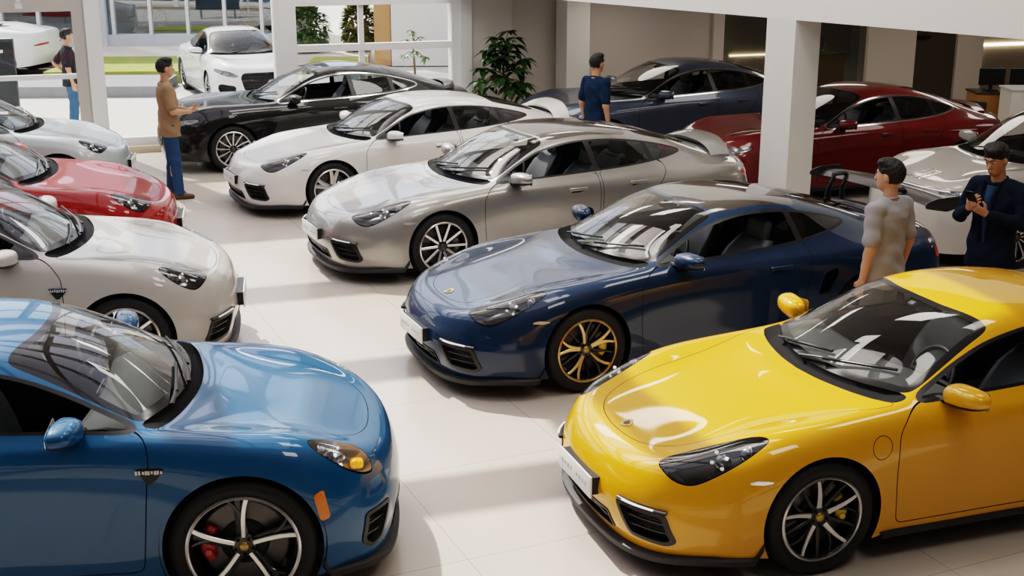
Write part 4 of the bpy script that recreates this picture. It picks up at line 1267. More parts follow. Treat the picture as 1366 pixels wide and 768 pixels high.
# side and rear walls (outside the frame)
bm = bmesh.new(); wall_box(bm, -14.2, -14, 0, CEIL, -32, .2); struct('wall_left', bm, [WHITE])
bm = bmesh.new(); wall_box(bm, -14, -8.9, 0, CEIL, 0, .2); struct('wall_front_left', bm, [WHITE])
bm = bmesh.new(); wall_box(bm, 24, 24.2, 0, CEIL, -32, 9); struct('wall_right', bm, [GREIGE])
bm = bmesh.new(); wall_box(bm, -14, 24, 0, CEIL, -32.2, -32); struct('wall_rear', bm, [WHITE])

# --- outdoors
OY = math.radians(3)
def obox(name, x0, x1, y0, y1, z0, z1, mat, kind='structure'):
    bm = bmesh.new(); r = bmesh.ops.create_cube(bm, size=1.0)
    bmesh.ops.transform(bm, matrix=Matrix.Rotation(OY, 4, 'Z') @ Matrix.Translation(((x0 + x1) / 2, (y0 + y1) / 2, (z0 + z1) / 2)) @ Matrix.Diagonal((x1 - x0, y1 - y0, z1 - z0, 1)), verts=r['verts'])
    o = bm_obj(name, bm, [mat]); o['kind'] = kind; return o
road = pm('road_concrete', (.62, .58, .53), .85, bump=(8, .05))
obox('ground_street', -60, 60, 10, 120, -.30, -.125, road)
obox('trim_kerb_1', -60, -5.9, 26.7, 28.7, -.13, .10, pm('kerb_grey', (.30, .30, .32), .8)); obox('trim_kerb_2', -3.0, 2, 26.7, 28.7, -.13, .10, pm('kerb_grey', (.30, .30, .32), .8))
def grass_mat():
    m = pm('lawn_green', (.30, .36, .08), .9)
    nt = m.node_tree; b = nt.nodes['Principled BSDF']; tc = nt.nodes.new('ShaderNodeTexCoord'); no = nt.nodes.new('ShaderNodeTexNoise')
    no.inputs['Scale'].default_value = 3; no.inputs['Detail'].default_value = 8; cr = nt.nodes.new('ShaderNodeValToRGB')
    cr.color_ramp.elements[0].color = (.22, .28, .05, 1); cr.color_ramp.elements[1].color = (.42, .43, .12, 1)
    nt.links.new(tc.outputs['Object'], no.inputs['Vector']); nt.links.new(no.outputs['Fac'], cr.inputs['Fac']); nt.links.new(cr.outputs['Color'], b.inputs['Base Color'])
    return m
tag(obox('lawn', -8.9, -5.9, 29.0, 32.2, -.12, .14, grass_mat(), 'stuff'), 'strip of short yellow-green grass between the kerb and the footpath', 'grass')
tag(obox('lawn', -3.2, -1.9, 29.0, 31.8, -.12, .14, grass_mat(), 'stuff'), 'small patch of grass below the bushes in the right window', 'grass')
obox('ground_footpath', -60, -1.9, 32.2, 35, -.1, .12, pm('path_cream', (.72, .66, .58), .9))

# unseen disc area lights added under the mezzanine for more ambient light
for i, (a, n) in enumerate(((5.2, 2.2), (2.4, 2.2), (-.4, 2.4), (-3.2, 2.4), (4.0, 5.4), (1.0, 5.4), (-2.0, 5.4), (-5.0, 5.4), (2.5, 8.6), (-1.0, 8.6))):
    p = MA + MD * a + MN * n
    l = bpy.data.lights.new('soffit_fill', 'AREA'); l.shape = 'DISK'; l.size = 1.2; l.energy = 10; l.color = (1, .93, .84)
    o = bpy.data.objects.new('soffit_fill', l); COL.objects.link(o); o.location = (p.x, p.y, SOF - .02)

# building across the road: plinth, glazed showroom with slim mullions
bt = pm('render_blue_white', (.55, .58, .62), .8); BR = -4.45
obox('wall_opposite_plinth', -40, BR, 35, 35.4, -.1, .42, bt)
obox('wall_opposite_pier', -9.6, -8.95, 34.9, 35.5, -.1, 6, bt)
obox('wall_opposite_back', -40, BR - .1, 40.5, 40.8, 0, 7, pm('opposite_brown', (.16, .125, .10), .9))
obox('floor_opposite', -40, BR - .1, 35.4, 40.5, -.1, .29, pm('opposite_floor', (.40, .38, .36), .6))
obox('wall_opposite_top', -40, BR, 35, 35.5, 4.2, 7, bt)
obox('window_9', -40, BR - .1, 35.15, 35.17, .42, 4.2, glass_mat('opposite_glass', (.50, .55, .58), base=.16))
for i, x in enumerate(np.arange(-18.6, -4.5, .98)): obox('trim_mullion_%d' % (i + 1), x - .04, x + .04, 35.05, 35.3, .42, 4.2, FRAME)
for i, x in enumerate(np.arange(-9.0, -4.8, 1.7)): obox('trim_blind_%d' % (i + 1), x, x + .35, 40.3, 40.4, .3, 4, pm('blind_tan', (.42, .30, .20), .9))
obox('wall_grey_tower', -4.3, -3.72, 36, 37, -.1, 7, pm('tower_grey', (.16, .17, .18), .7))
obox('wall_white_house', -1.3, 7, 31.9, 40, -.1, 7, pm('house_white', (.80, .79, .77), .8))
obox('wall_brick_strip', -1.72, -1.32, 32.0, 33, -.1, 7, pm('strip_orange', (.55, .32, .16), .8))
obox('ground_far', -3.7, -1.9, 35, 60, -.1, .05, pm('path_cream', (.72, .66, .58), .9))

# fill panels added above the frame to brighten fascia, walls and right-hand row
for i, (x, y) in enumerate(((3.0, 4.0), (1.2, 8.0), (4.2, 9.0), (-.2, 12.2), (2.6, 12.6), (-2.0, 15.6), (.4, 16.4), (-1.0, 19.2), (1.4, 19.0))):
    l = bpy.data.lights.new('panel_lamp', 'AREA'); l.shape = 'RECTANGLE'; l.size = 1.5; l.size_y = 1.5; l.energy = 42; l.color = (1, .95, .88)
    o = bpy.data.objects.new('panel_lamp', l); COL.objects.link(o); o.location = (x, y, CEIL - .32); o.rotation_euler = (math.radians(18), math.radians(-12), .4)
# ================================================================== CARS IN PLACE
def place(root, x, y, yaw_deg):
    root.location = (x, y, 0); root.rotation_euler = (0, 0, math.radians(yaw_deg)); return root

def copy_tree(o, parent=None, swap=None):
    c = o.copy(); COL.objects.link(c)
    if o.data is not None and swap:
        names = [m.name if m else '' for m in o.data.materials]
        if any(n in swap for n in names):
            c.data = o.data.copy()
            for i, n in enumerate(names):
                if n in swap: c.data.materials[i] = swap[n]
    if parent is not None:
        c.parent = parent; c.matrix_parent_inverse = o.matrix_parent_inverse.copy()
    for ch in list(o.children): copy_tree(ch, c, swap)
    return c

P_YEL = paint('paint_yellow', (.78, .375, .006)); P_DBL = paint('paint_dark_blue', (.009, .032, .080), .12); P_BLU = paint('paint_bright_blue', (.001, .098, .245), .05)
P_SIL = paint('paint_silver', (.36, .345, .325), .6, .32); P_WHT = paint('paint_white', (.78, .76, .73)); P_CRM = paint('paint_cream', (.50, .465, .425))
P_RED = paint('paint_red', (.32, .010, .008)); P_RDK = paint('paint_dark_red', (.15, .008, .007)); P_GRY = paint('paint_pale_grey', (.50, .55, .56), .2)
P_BLK = paint('paint_black', (.008, .008, .009)); P_SLT = paint('paint_slate', (.085, .105, .15), .4)
GOLDR = pm('rim_gold', (.62, .44, .20), .28, 1.0); SILV = pm('rim_silver', (.62, .62, .62), .25, 1.0)

circ = [(1.395 + .062 * math.cos(a), .70 + .066 * math.sin(a)) for a in np.linspace(0, 2 * PI, 33)]
yel = build_car(coupe_spec(paint=P_YEL, lines=[('side', circ, lambda sk: sk.C[:, 1] < 0)]))
tag(yel, 'bright yellow two-door sports coupe in the near right corner', 'car')
place(yel, 2.62, 7.54, 18.8)
dbl = build_car(coupe_spec(paint=P_DBL, wheel='ten_star', wface=GOLDR, roof=ROOF, roof_mat=pm('roof_glass_black', (.05, .042, .036), .07, coat=1),
                side_openings=[('side_scoop', round_poly([(3.09, .50), (3.15, .72), (3.29, .77), (3.325, .70), (3.23, .53)], .03))],
                extras=coupe_spec()['extras'] + [wing_extra(4.26, 1.15)]))
tag(dbl, 'dark blue two-door sports coupe with a big black rear wing', 'car'); place(dbl, 1.40, 10.40, 23.5)
sil = build_car(fastback_spec(paint=P_SIL, wface=SILV, roof=ROOF, roof_mat=pm('roof_glass_brown', (.07, .06, .052), .08, coat=1), extras=fastback_spec()['extras'] + [tail_extra(4.34, .07)]))
tag(sil, 'silver-grey four-door fastback between the white car and the dark blue coupe', 'car'); place(sil, .24, 13.62, 24.9); sil.scale = (1.015,) * 3
wht = build_car(fastback_spec(paint=P_WHT, wheel='five_twin', extras=fastback_spec()['extras'] + [tail_extra(4.34, .10)]))
tag(wht, 'white four-door fastback with raised rear spoiler, behind the silver car', 'car'); place(wht, -1.30, 16.42, 26.2); wht.scale = (.97,) * 3
blk = build_car(sedan_spec(paint=P_BLK, extras=[tail_extra(4.18, .02, .5, .16)]))
tag(blk, 'glossy black four-door saloon with chrome window trim by the glass front', 'car'); place(blk, -2.90, 18.95, 19.5)
slt = copy_tree(blk, None, {'paint_black': P_SLT}); tag(slt, 'slate blue four-door saloon against the back wall', 'car'); place(slt, 2.33, 19.35, 21); slt.scale = (1.01,) * 3
rdk = copy_tree(blk, None, {'paint_black': P_RDK}); tag(rdk, 'dark red four-door saloon behind the square white column', 'car'); place(rdk, 4.35, 16.85, 19); rdk.scale = (.97,) * 3
SUVW = Warp(([0, 1.04, 1.70, 2.30, 3.50, 4.43], [0, .92, 1.60, 2.25, 3.75, 4.75]), 1.06, ([0, .5, .90, 1.295], [0, .66, 1.12, 1.62]))
def suv_spec(**kw):
    d = sedan_spec(warp=SUVW, R=.37, xw=(.92, 3.75), yo=.945, mirror=(1.75, 1.14), handles=[(2.5, .98), (3.15, 1.0)], hl=[(.50, .885), (.70, .905), (.88, .915), (.89, .875), (.70, .855), (.52, .85)],
                   openings=[('grille', round_poly([(-.5, .40), (.50, .40), (.60, .22), (-.5, .22)], .03), .02)], extras=[nose_letters_extra(.945)])
    d.update(kw); return d
suv = build_car(suv_spec(paint=P_CRM))
tag(suv, 'off-white car with slim headlights and chrome nose lettering, at the right edge', 'car'); place(suv, 6.0, 13.85, 23); suv.scale = (.91,) * 3
HL_BLUE = [(.185, .60), (.245, .678), (.355, .738), (.485, .762), (.585, .748), (.60, .70), (.49, .637), (.305, .578)]
DOOR_BLUE = [(1.68, .225), (1.635, .55), (1.60, .76), (1.625, .855), (1.70, .893)] + DOOR_COUPE[5:]
lbl = build_car(coupe_spec(paint=P_BLU, warp=LB, xw=(.95, 3.42), R=.375, rim_r=.288, yo=.87, mirror=(1.72, 1.03), doors=[DOOR_BLUE], handles=[(2.62, .90)], wheel='five_y', caliper=pm('caliper_red', (.45, .012, .01), .35, coat=.6), hl=HL_BLUE, amber=True, lens=glass_mat('lens_bright', (.88, .88, .88), base=.08),
                bowl=pm('lamp_silver', (.45, .45, .46), .25, .7), openings=[('side_intake', round_poly([(.50, .46), (.70, .46), (.72, .30), (.66, .24), (.58, .26)], .03), .02), ('grille', round_poly([(-.4, .34), (.36, .34), (.40, .22), (-.4, .22)], .02), .010)],
                extras=[badge_extra(1.39, .80), patch_extra('side_marker', [(.535, .66), (.59, .64), (.555, .50), (.505, .51)], pm('marker_orange', (.75, .20, .01), .3, coat=1))]))
tag(lbl, 'bright blue sports coupe with red brake calipers in the near left corner', 'car'); place(lbl, -2.70, 6.58, 186.9)
lcr = build_car(fastback_spec(paint=P_CRM, warp=LF, hl=[(.70 - (.755 - x) * .80, y) for x, y in HL_TEAR], xw=(.91, 3.58), yo=.885, mirror=(1.64, .97), handles=[(2.38, .83), (2.98, .85)], wheel='ten_plain', extras=fastback_spec()['extras'][:2] + [badge_extra(1.36, .72)]))
tag(lcr, 'cream four-door car between the bright blue coupe and the red car', 'car'); place(lcr, -4.49, 9.93, 190.2); lcr.scale = (1.04,) * 3
lrd = copy_tree(lcr, None, {'paint_cream': P_RED}); tag(lrd, 'bright red car in the left row behind the cream car', 'car'); place(lrd, -5.69, 12.52, 191.5); lrd.scale = (1.06,) * 3
lgr = copy_tree(lcr, None, {'paint_cream': P_GRY}); tag(lgr, 'pale grey car farthest back in the left row, beside the glass front', 'car'); place(lgr, -7.0, 16.12, 190); lgr.scale = (.955,) * 3
# cars in the street and in the showroom across the road
P_STW = paint('paint_street_white', (.82, .82, .82))
stw = build_car(sedan_spec(paint=P_STW, level=2, glass=glass_mat('glass_grey', (.5, .55, .58)))); tag(stw, 'white saloon parked in the street outside the middle glass bay', 'car'); place(stw, -5.72, 26.75, 114); stw.location.z = -.125
def estate_tail(R, Fr, Rr):
    sedan_prewarp(R, Fr, Rr, .10)
    for i, zs in ((10, (1.235, 1.275, 1.285)), (11, (1.20, 1.26, 1.27)), (12, (1.13, 1.21, 1.225)), (13, (1.00, 1.08, 1.09))):
        for c, z in zip((6, 7, 8), zs): R[i][c] = (R[i][c][0] + (.12 if i == 13 else .06 if i == 12 else 0), R[i][c][1], z)
sts = build_car(suv_spec(paint=P_STW, level=2, tweak=estate_tail, rw=None, pillars=[2.66, 3.30], dlo=[(1.685, .888), (2.4, .918), (3.2, .95), (3.85, .985), (4.02, 1.03), (3.96, 1.10), (3.6, 1.155), (3.0, 1.182), (2.5, 1.187), (2.25, 1.142), (2.05, 1.075), (1.86, .988)], extras=[marker_extra(1.5, .90, 2.3, .16, pm('stripe_red', (.55, .03, .03), .4))])); tag(sts, 'white utility vehicle with a red side stripe, outside at the far left', 'car'); place(sts, -13.05, 30.6, -4); sts.location.z = -.125; sts.scale = (.95,) * 3
shc = copy_tree(stw, None, {'paint_street_white': paint('paint_mist_blue', (.22, .27, .33), .3)}); tag(shc, 'grey-blue car behind the glass of the building across the road', 'car'); place(shc, -8.9, 38.2, 183); shc.location.z = .3
# ================================================================== PEOPLE (signed-distance bodies, surface-nets meshing)
class SDF:
    """collects primitives and blends them smoothly"""
    def __init__(s, k=.02): s.pr = []; s.k = k
    def cone(s, a, b, ra, rb, k=None, sub=False): s.pr.append(('c', np.array(a, float), np.array(b, float), ra, rb, k, sub)); return s
    def ell(s, c, r, R=None, k=None, sub=False): s.pr.append(('e', np.array(c, float), np.array(r, float), R, None, k, sub)); return s
    def loft(s, rows, k=None):          # rows of (z, halfdepth x, halfwidth y, cx, cy)
        s.pr.append(('l', np.array(rows, float), None, None, None, k, False)); return s
    def cut(s, n, d): s.pr.append(('p', np.array(n, float), d, None, None, None, True)); return s   # remove where n.p > d
    def bounds(s):
        lo = np.full(3, 9.); hi = -lo
        for p in s.pr:
            if p[6]: continue
            if p[0] == 'c': L = [p[1] - p[3], p[2] - p[4], p[1] + p[3], p[2] + p[4]]
            elif p[0] == 'e': m = p[2].max() if p[3] is not None else p[2]; L = [p[1] - m, p[1] + m]
            else:
                r = p[1]; L = [np.array([(r[:, 3] - r[:, 1]).min(), (r[:, 4] - r[:, 2]).min(), r[:, 0].min()]), np.array([(r[:, 3] + r[:, 1]).max(), (r[:, 4] + r[:, 2]).max(), r[:, 0].max()])]
            lo = np.minimum(lo, np.min(L, 0)); hi = np.maximum(hi, np.max(L, 0))
        return lo - .03, hi + .03
    def mesh(s, h=.007, warp=None):
        lo, hi = s.bounds(); n = np.ceil((hi - lo) / h).astype(int) + 2
        D = np.full(n, .25, np.float32)
        ax = [lo[i] + h * np.arange(n[i]) for i in range(3)]
        for typ, a, b, ra, rb, k, sub in s.pr:
            kk = s.k if k is None else k
            if typ == 'p':
                P = ax[0][:, None, None] * a[0] + ax[1][None, :, None] * a[1] + ax[2][None, None, :] * a[2] - b
                D[:] = np.maximum(D, P); continue
            if typ == 'c': l = np.minimum(a - ra, b - rb); u = np.maximum(a + ra, b + rb)
            elif typ == 'e': m = b.max(); l = a - m; u = a + m
            else: l = np.array([(a[:, 3] - a[:, 1]).min(), (a[:, 4] - a[:, 2]).min(), a[:, 0].min()]); u = np.array([(a[:, 3] + a[:, 1]).max(), (a[:, 4] + a[:, 2]).max(), a[:, 0].max()])
            pad = kk * 1.5 + 2 * h
            i0 = np.clip(np.floor((l - pad - lo) / h).astype(int), 0, n); i1 = np.clip(np.ceil((u + pad - lo) / h).astype(int) + 1, 0, n)
            if (i1 <= i0).any(): continue
            X, Y, Z = np.meshgrid(ax[0][i0[0]:i1[0]], ax[1][i0[1]:i1[1]], ax[2][i0[2]:i1[2]], indexing='ij')
            if typ == 'c':
                e = b - a; L2 = e @ e + 1e-12
                t = np.clip(((X - a[0]) * e[0] + (Y - a[1]) * e[1] + (Z - a[2]) * e[2]) / L2, 0, 1)
                d = np.sqrt((X - a[0] - t * e[0]) ** 2 + (Y - a[1] - t * e[1]) ** 2 + (Z - a[2] - t * e[2]) ** 2) - (ra + (rb - ra) * t)
            elif typ == 'e':
                Q = np.stack([X - a[0], Y - a[1], Z - a[2]], -1)
                if ra is not None: Q = Q @ ra
                q = np.sqrt((Q ** 2 / b ** 2).sum(-1)); q1 = np.sqrt((Q ** 2 / b ** 4).sum(-1)) + 1e-9
                d = q * (q - 1) / q1
            else:
                z = Z; A = np.interp(z, a[:, 0], a[:, 1]); B = np.interp(z, a[:, 0], a[:, 2]); cx = np.interp(z, a[:, 0], a[:, 3]); cy = np.interp(z, a[:, 0], a[:, 4])
                q = (np.abs((X - cx) / A) ** 2.3 + np.abs((Y - cy) / B) ** 2.3) ** (1 / 2.3)
                d = (q - 1) * np.minimum(A, B); d = np.maximum(d, np.maximum(a[0, 0] - z, z - a[-1, 0]))
            S = D[i0[0]:i1[0], i0[1]:i1[1], i0[2]:i1[2]]
            if sub:
                d = -d; hh = np.clip(.5 - .5 * (d - S) / kk, 0, 1); S[:] = S + (d - S) * (1 - hh) + kk * hh * (1 - hh)
            else:
                hh = np.clip(.5 + .5 * (d - S) / kk, 0, 1); S[:] = d + (S - d) * hh - kk * hh * (1 - hh)
        if warp is not None: D += warp(*np.meshgrid(*ax, indexing='ij')).astype(np.float32)
        return surface_nets(D, lo, h)

def surface_nets(D, lo, h):
    I = D < 0; n = np.array(D.shape) - 1
    cnt = np.zeros(n, np.int8); acc = np.zeros((*n, 3), np.float32); m = np.zeros(n, np.int16)
    sl = lambda o: tuple(slice(o[i], o[i] + n[i]) for i in range(3))
    cor = [(i, j, k) for i in (0, 1) for j in (0, 1) for k in (0, 1)]
    for c in cor:
        for axn in range(3):
            if c[axn]: continue
            c2 = list(c); c2[axn] = 1
            a, b = D[sl(c)], D[sl(c2)]; x = (a < 0) != (b < 0)
            t = np.where(x, a / np.where(x, a - b, 1), 0)
            for q in range(3): acc[..., q] += np.where(x, c[q] + (t if q == axn else 0), 0)
            m += x
    act = m > 0; idx = -np.ones(n, int); idx[act] = np.arange(act.sum())
    ijk = np.argwhere(act); V = (ijk + acc[act] / m[act][:, None]) * h + lo
    F = []
    for axn in range(3):
        b, c = (axn + 1) % 3, (axn + 2) % 3
        d0 = np.zeros(3, int); d0[axn] = 1
        A = I[tuple(slice(1 if i != axn else 0, D.shape[i] - 1) for i in range(3))]
        Bs = I[tuple(slice(1, D.shape[i] - (1 if i != axn else 0)) for i in range(3))]
        x = A != Bs; P = np.argwhere(x); fl = A[x]
        P = P + np.array([1 if i != axn else 0 for i in range(3)])
        eb = np.zeros(3, int); eb[b] = 1; ec = np.zeros(3, int); ec[c] = 1
        g = lambda Q: idx[Q[:, 0], Q[:, 1], Q[:, 2]]
        q = np.stack([g(P - eb - ec), g(P - ec), g(P), g(P - eb)], 1)
        q = np.where(fl[:, None], q, q[:, ::-1]); F.append(q)
    return V, np.concatenate(F).tolist()

def rotM(ax, a): return np.array(Matrix.Rotation(a, 3, ax))

def limb(a, b, c, ra, rb, rc): return [(a, b, ra, rb), (b, c, rb, rc)]

def hand_prims(S, w, d, nrm, thumb, curl=.5, hold=0.0):
    """palm and five fingers from wrist w along d; nrm = palm side; thumb = lateral direction of the thumb"""
    w, d, nrm, thumb = (np.array(v, float) for v in (w, d, nrm, thumb))
    d /= np.linalg.norm(d); nrm = nrm - d * (nrm @ d); nrm /= np.linalg.norm(nrm); lat = np.cross(d, nrm)
    if lat @ thumb < 0: lat = -lat
    pc = w + d * .055
    for o in (-.026, -.009, .009, .026): S.cone(w + d * .012 + lat * o * .7, w + d * .085 + lat * o, .015, .0125, k=.008)
    for i, (o, L) in enumerate(((.030, .070), (.011, .080), (-.009, .074), (-.028, .058))):
        p = w + d * .088 + lat * o; a = curl * (.7 + .12 * i)
        for seg, (fr, r) in enumerate(((.45, .0098), (.32, .0088), (.26, .008))):
            dd = d * math.cos(a) + nrm * math.sin(a); q = p + dd * L * fr
            S.cone(p, q, r, r * .92, k=.004); p = q; a += curl * .9
    p = w + d * .028 + lat * .026
    q = p + (lat * .75 + d * .62 + nrm * .35) * .042; S.cone(p, q, .0135, .0105, k=.008)
    S.cone(q, q + (lat * .25 + d * .85 + nrm * (.35 + hold)) * .034, .0105, .0085, k=.004)

def person(name_label, loc, yaw, skin, shirt, trousers, shoe, pose, hair=(.012, .010, .010), height=1.75, long_sleeve=False, head_yaw=0.0, head_pitch=0.0, belt=None, cap=False, collar=False, group=None):
    """figure facing local +x, left = +y. pose: dict(el,er elbows; wl,wr wrists; hand dirs)"""
    k = height / 1.75
    root = empty('person', loc, yaw); tag(root, name_label, 'person')
    root.scale = (k, k, k)
    body = SDF(.022); B = body
    hipx = pose.get('lean', 0)
    J = dict(hl=(0, .085, .92), hr=(0, -.085, .92), kl=pose.get('kl', (.03, .095, .50)), kr=pose.get('kr', (.03, -.095, .50)),
             al=pose.get('al', (-.02, .11, .085)), ar=pose.get('ar', (-.02, -.11, .085)), sl=(-.015, .185, 1.405), sr=(-.015, -.185, 1.405), **{q: pose[q] for q in ('el', 'er', 'wl', 'wr')})
    J = {a: np.array(b, float) for a, b in J.items()}
    torso = [(.86, .095, .150, 0, 0), (.95, .105, .165, .0, 0), (1.05, .095, .145, .005, 0), (1.14, .098, .145, .005, 0), (1.25, .112, .165, .0, 0), (1.34, .112, .175, -.01, 0), (1.40, .080, .135, -.015, 0), (1.45, .052, .070, -.015, 0)]
    B.loft(torso, k=.03)
    for s in 'lr':
        y = 1 if s == 'l' else -1
        B.cone(J['h' + s], J['k' + s], .085, .055, k=.03); B.cone(J['k' + s], J['a' + s], .054, .036)
        B.cone(J['k' + s] + np.array([-.022, 0, -.08]), J['k' + s] + np.array([-.03, 0, -.18]), .045, .036)
        B.cone(J['a' + s] + np.array([-.03, 0, -.05]), J['a' + s] + np.array([.15, .02 * y, -.055]), .032, .026)
        B.cone((-.015, .06 * y, 1.42), J['s' + s] + np.array([0, -.012 * y, -.012]), .050, .054, k=.02)
        B.cone(J['s' + s] + np.array([0, -.008 * y, -.01]), J['e' + s], .051, .040, k=.02); B.cone(J['e' + s], J['w' + s], .041, .026)
        d = pose.get('d' + s, J['w' + s] - J['e' + s]); hand_prims(B, J['w' + s], d, pose.get('n' + s, (0, -y, 0)), pose.get('t' + s, (1, 0, 0)), pose.get('c' + s, .35))
    # neck and head (rotated about the neck)
    piv = np.array([-.012, 0, 1.49]); Rm = rotM('Z', head_yaw) @ rotM('Y', head_pitch)
    hp = lambda x, y, z: piv + Rm @ (np.array([x, y, z]) - piv)
    B.cone((-.018, 0, 1.42), hp(-.008, 0, 1.56), .058, .052, k=.02)
    RT = Rm     # columns -> local axes
    B.ell(hp(-.005, 0, 1.655), (.098, .076, .105), RT, k=.02)
    B.ell(hp(.030, 0, 1.60), (.062, .058, .075), RT, k=.02)
    B.ell(hp(.052, 0, 1.555), (.036, .038, .028), RT, k=.02)
    B.cone(hp(.086, 0, 1.648), hp(.108, 0, 1.612), .009, .0135, k=.010)
    B.ell(hp(.088, 0, 1.672), (.014, .045, .010), RT, k=.012)
    for y in (-1, 1):
        B.ell(hp(.094, .030 * y, 1.650), (.016, .016, .010), RT, k=.008, sub=True)
        B.ell(hp(.005, .078 * y, 1.632), (.020, .010, .032), RT, k=.006)
    B.ell(hp(.088, 0, 1.578), (.010, .024, .006), RT, k=.006); B.ell(hp(.086, 0, 1.567), (.010, .020, .007), RT, k=.006)
    V, F = B.mesh(.0062)
    mesh_obj('body', V, F, [skin], root)
    for y in (-1, 1):
        bm = bmesh.new(); bmesh.ops.create_uvsphere(bm, u_segments=12, v_segments=8, radius=.0115, matrix=Matrix.Translation(hp(.080, .030 * y, 1.650)))
        e = bm_obj('eye', bm, [pm('eye_white', (.75, .73, .70), .3)], root, smooth=True)
        bm = bmesh.new(); bmesh.ops.create_uvsphere(bm, u_segments=10, v_segments=6, radius=.006, matrix=Matrix.Translation(hp(.0895, .030 * y, 1.650)))
        bm_obj('iris', bm, [pm('iris_dark', (.02, .012, .008), .2)], e, smooth=True)
        bm = bmesh.new(); bm_tube(bm, [hp(.098, .014 * y, 1.675), hp(.099, .030 * y, 1.680), hp(.088, .048 * y, 1.674)], [.0035, .0042, .002], 6)
        bm_obj('eyebrow', bm, [pm('hair_dark', hair, .6)], root, smooth=True)
    # hair
    H = SDF(.015)
    H.ell(hp(-.010, 0, 1.668), (.105, .085, .106), RT, k=.01)
    H.ell(hp(.035, .012, 1.738), (.066, .06, .036), RT, k=.02); H.ell(hp(.02, -.03, 1.745), (.06, .05, .03), RT, k=.015)
    H.ell(hp(.075, 0, 1.600), (.085, .10, .085), RT, k=.012, sub=True)
    H.ell(hp(-.015, 0, 1.515), (.12, .12, .075), RT, k=.012, sub=True)
    H.ell(hp(.03, .09, 1.62), (.045, .04, .05), RT, k=.01, sub=True); H.ell(hp(.03, -.09, 1.62), (.045, .04, .05), RT, k=.01, sub=True)
    V, F = H.mesh(.006, warp=lambda X, Y, Z: .0022 * np.sin(150 * X + 60 * Z) * np.sin(130 * Y + 50 * X) + .0015 * np.sin(210 * Z + 160 * Y))
    mesh_obj('hair', V, F, [pm('hair_dark', hair, .55, bump=(220, .5))], root)
    # shirt
    T = SDF(.025); off = .016
    hem = .80 if not long_sleeve else .78
    T.loft([(hem, .134, .186, .0, 0), (.92, .134, .188, .0, 0), (1.05, .122, .172, .0, 0), (1.14, .118, .166, .0, 0), (1.25, .124, .178, .0, 0), (1.34, .120, .180, -.01, 0), (1.40, .100, .155, -.015, 0), (1.455, .066, .088, -.016, 0)], k=.02)
    cr = np.random.RandomState(int(abs(loc[0] * 100)) % 1000)
    for s in 'lr':
        y = 1 if s == 'l' else -1
        T.cone((-.015, .06 * y, 1.42), J['s' + s] + np.array([0, -.010 * y, -.008]), .066, .071, k=.02)
        if long_sleeve:
            T.cone(J['s' + s] + np.array([0, -.006 * y, -.01]), J['e' + s], .069, .055, k=.015); T.cone(J['e' + s], J['e' + s] + (J['w' + s] - J['e' + s]) * .92, .053, .038, k=.015)
        else:
            e = J['s' + s] + (J['e' + s] - J['s' + s]) * .78; T.cone(J['s' + s] + np.array([0, -.006 * y, -.01]), e, .070, .065, k=.015)
    T.cut((0, 0, -1), -hem)
    if not long_sleeve:
        for s in 'lr':      # straight sleeve hem
            a, b = J['s' + s], J['e' + s]; d = (b - a) / np.linalg.norm(b - a)
    T.ell((.025, 0, 1.525), (.070, .066, .070 if not collar else .085), k=.006, sub=True)
    ph = cr.rand(6) * 6
    def wr(X, Y, Z): return .0045 * np.sin(26 * Z + 14 * Y + ph[0] + 2 * np.sin(9 * X + ph[1])) * np.clip((1.38 - Z) * 4, .2, 1) + .003 * np.sin(45 * Z - 30 * Y + 20 * X + ph[2]) + .003 * np.sin(38 * Y + ph[3]) * np.clip((1.1 - Z) * 4, 0, 1)
    V, F = T.mesh(.0075, warp=wr)
    sh = mesh_obj('shirt', V, F, [shirt], root)
    # ribbed neckline
    bm = bmesh.new(); n = 28
    pts = [(.005 + .072 * math.cos(2 * PI * i / n), .070 * math.sin(2 * PI * i / n), 1.462 - .022 * math.cos(2 * PI * i / n)) for i in range(n + 1)]
    bm_tube(bm, pts, .010 if not collar else .014, 8, cap=False, flat=.9); bm_obj('collar', bm, [shirt], sh, smooth=True)
    # trousers
    L = SDF(.03)
    L.loft([(.84, .106, .160, 0, 0), (.90, .106, .160, 0, 0), (.95, .100, .154, 0, 0)], k=.02)
    for s in 'lr':
        L.cone(J['h' + s], J['k' + s], .094, .070, k=.02); L.cone(J['k' + s], J['a' + s] + np.array([.005, 0, -.015]), .073, .062, k=.02)
    L.cut((0, 0, -1), -.065)
    V, F = L.mesh(.0075, warp=lambda X, Y, Z: .004 * np.sin(40 * Z + 20 * X + ph[4]) * np.clip(1 - np.abs(Z - .5) * 3, .25, 1) + .004 * np.sin(60 * Z) * np.clip((.22 - Z) * 6, 0, 1))
    tr = mesh_obj('trousers', V, F, [trousers], root)
    if belt:
        bm = bmesh.new(); n = 32
        bm_tube(bm, [(.128 * math.cos(2 * PI * i / n), .180 * math.sin(2 * PI * i / n), hem + .02) for i in range(n + 1)], .016, 8, cap=False, flat=1.6)
        bm_obj('shirt_hem', bm, [belt], root, smooth=True)
    for s in 'lr':
        y = 1 if s == 'l' else -1; a = J['a' + s]; Q = SDF(.02)
        Q.cone(a + np.array([-.045, 0, -.045]), a + np.array([.06, .01 * y, -.048]), .044, .042); Q.cone(a + np.array([.06, .01 * y, -.048]), a + np.array([.155, .022 * y, -.058]), .042, .034)
        Q.cone(a + np.array([-.02, 0, 0]), a + np.array([-.02, 0, -.04]), .044, .05)
        Q.cut((0, 0, -1), -.001)
        V, F = Q.mesh(.0075); so_ = mesh_obj('shoe', V, F, [shoe], root)
    return root, hp, J

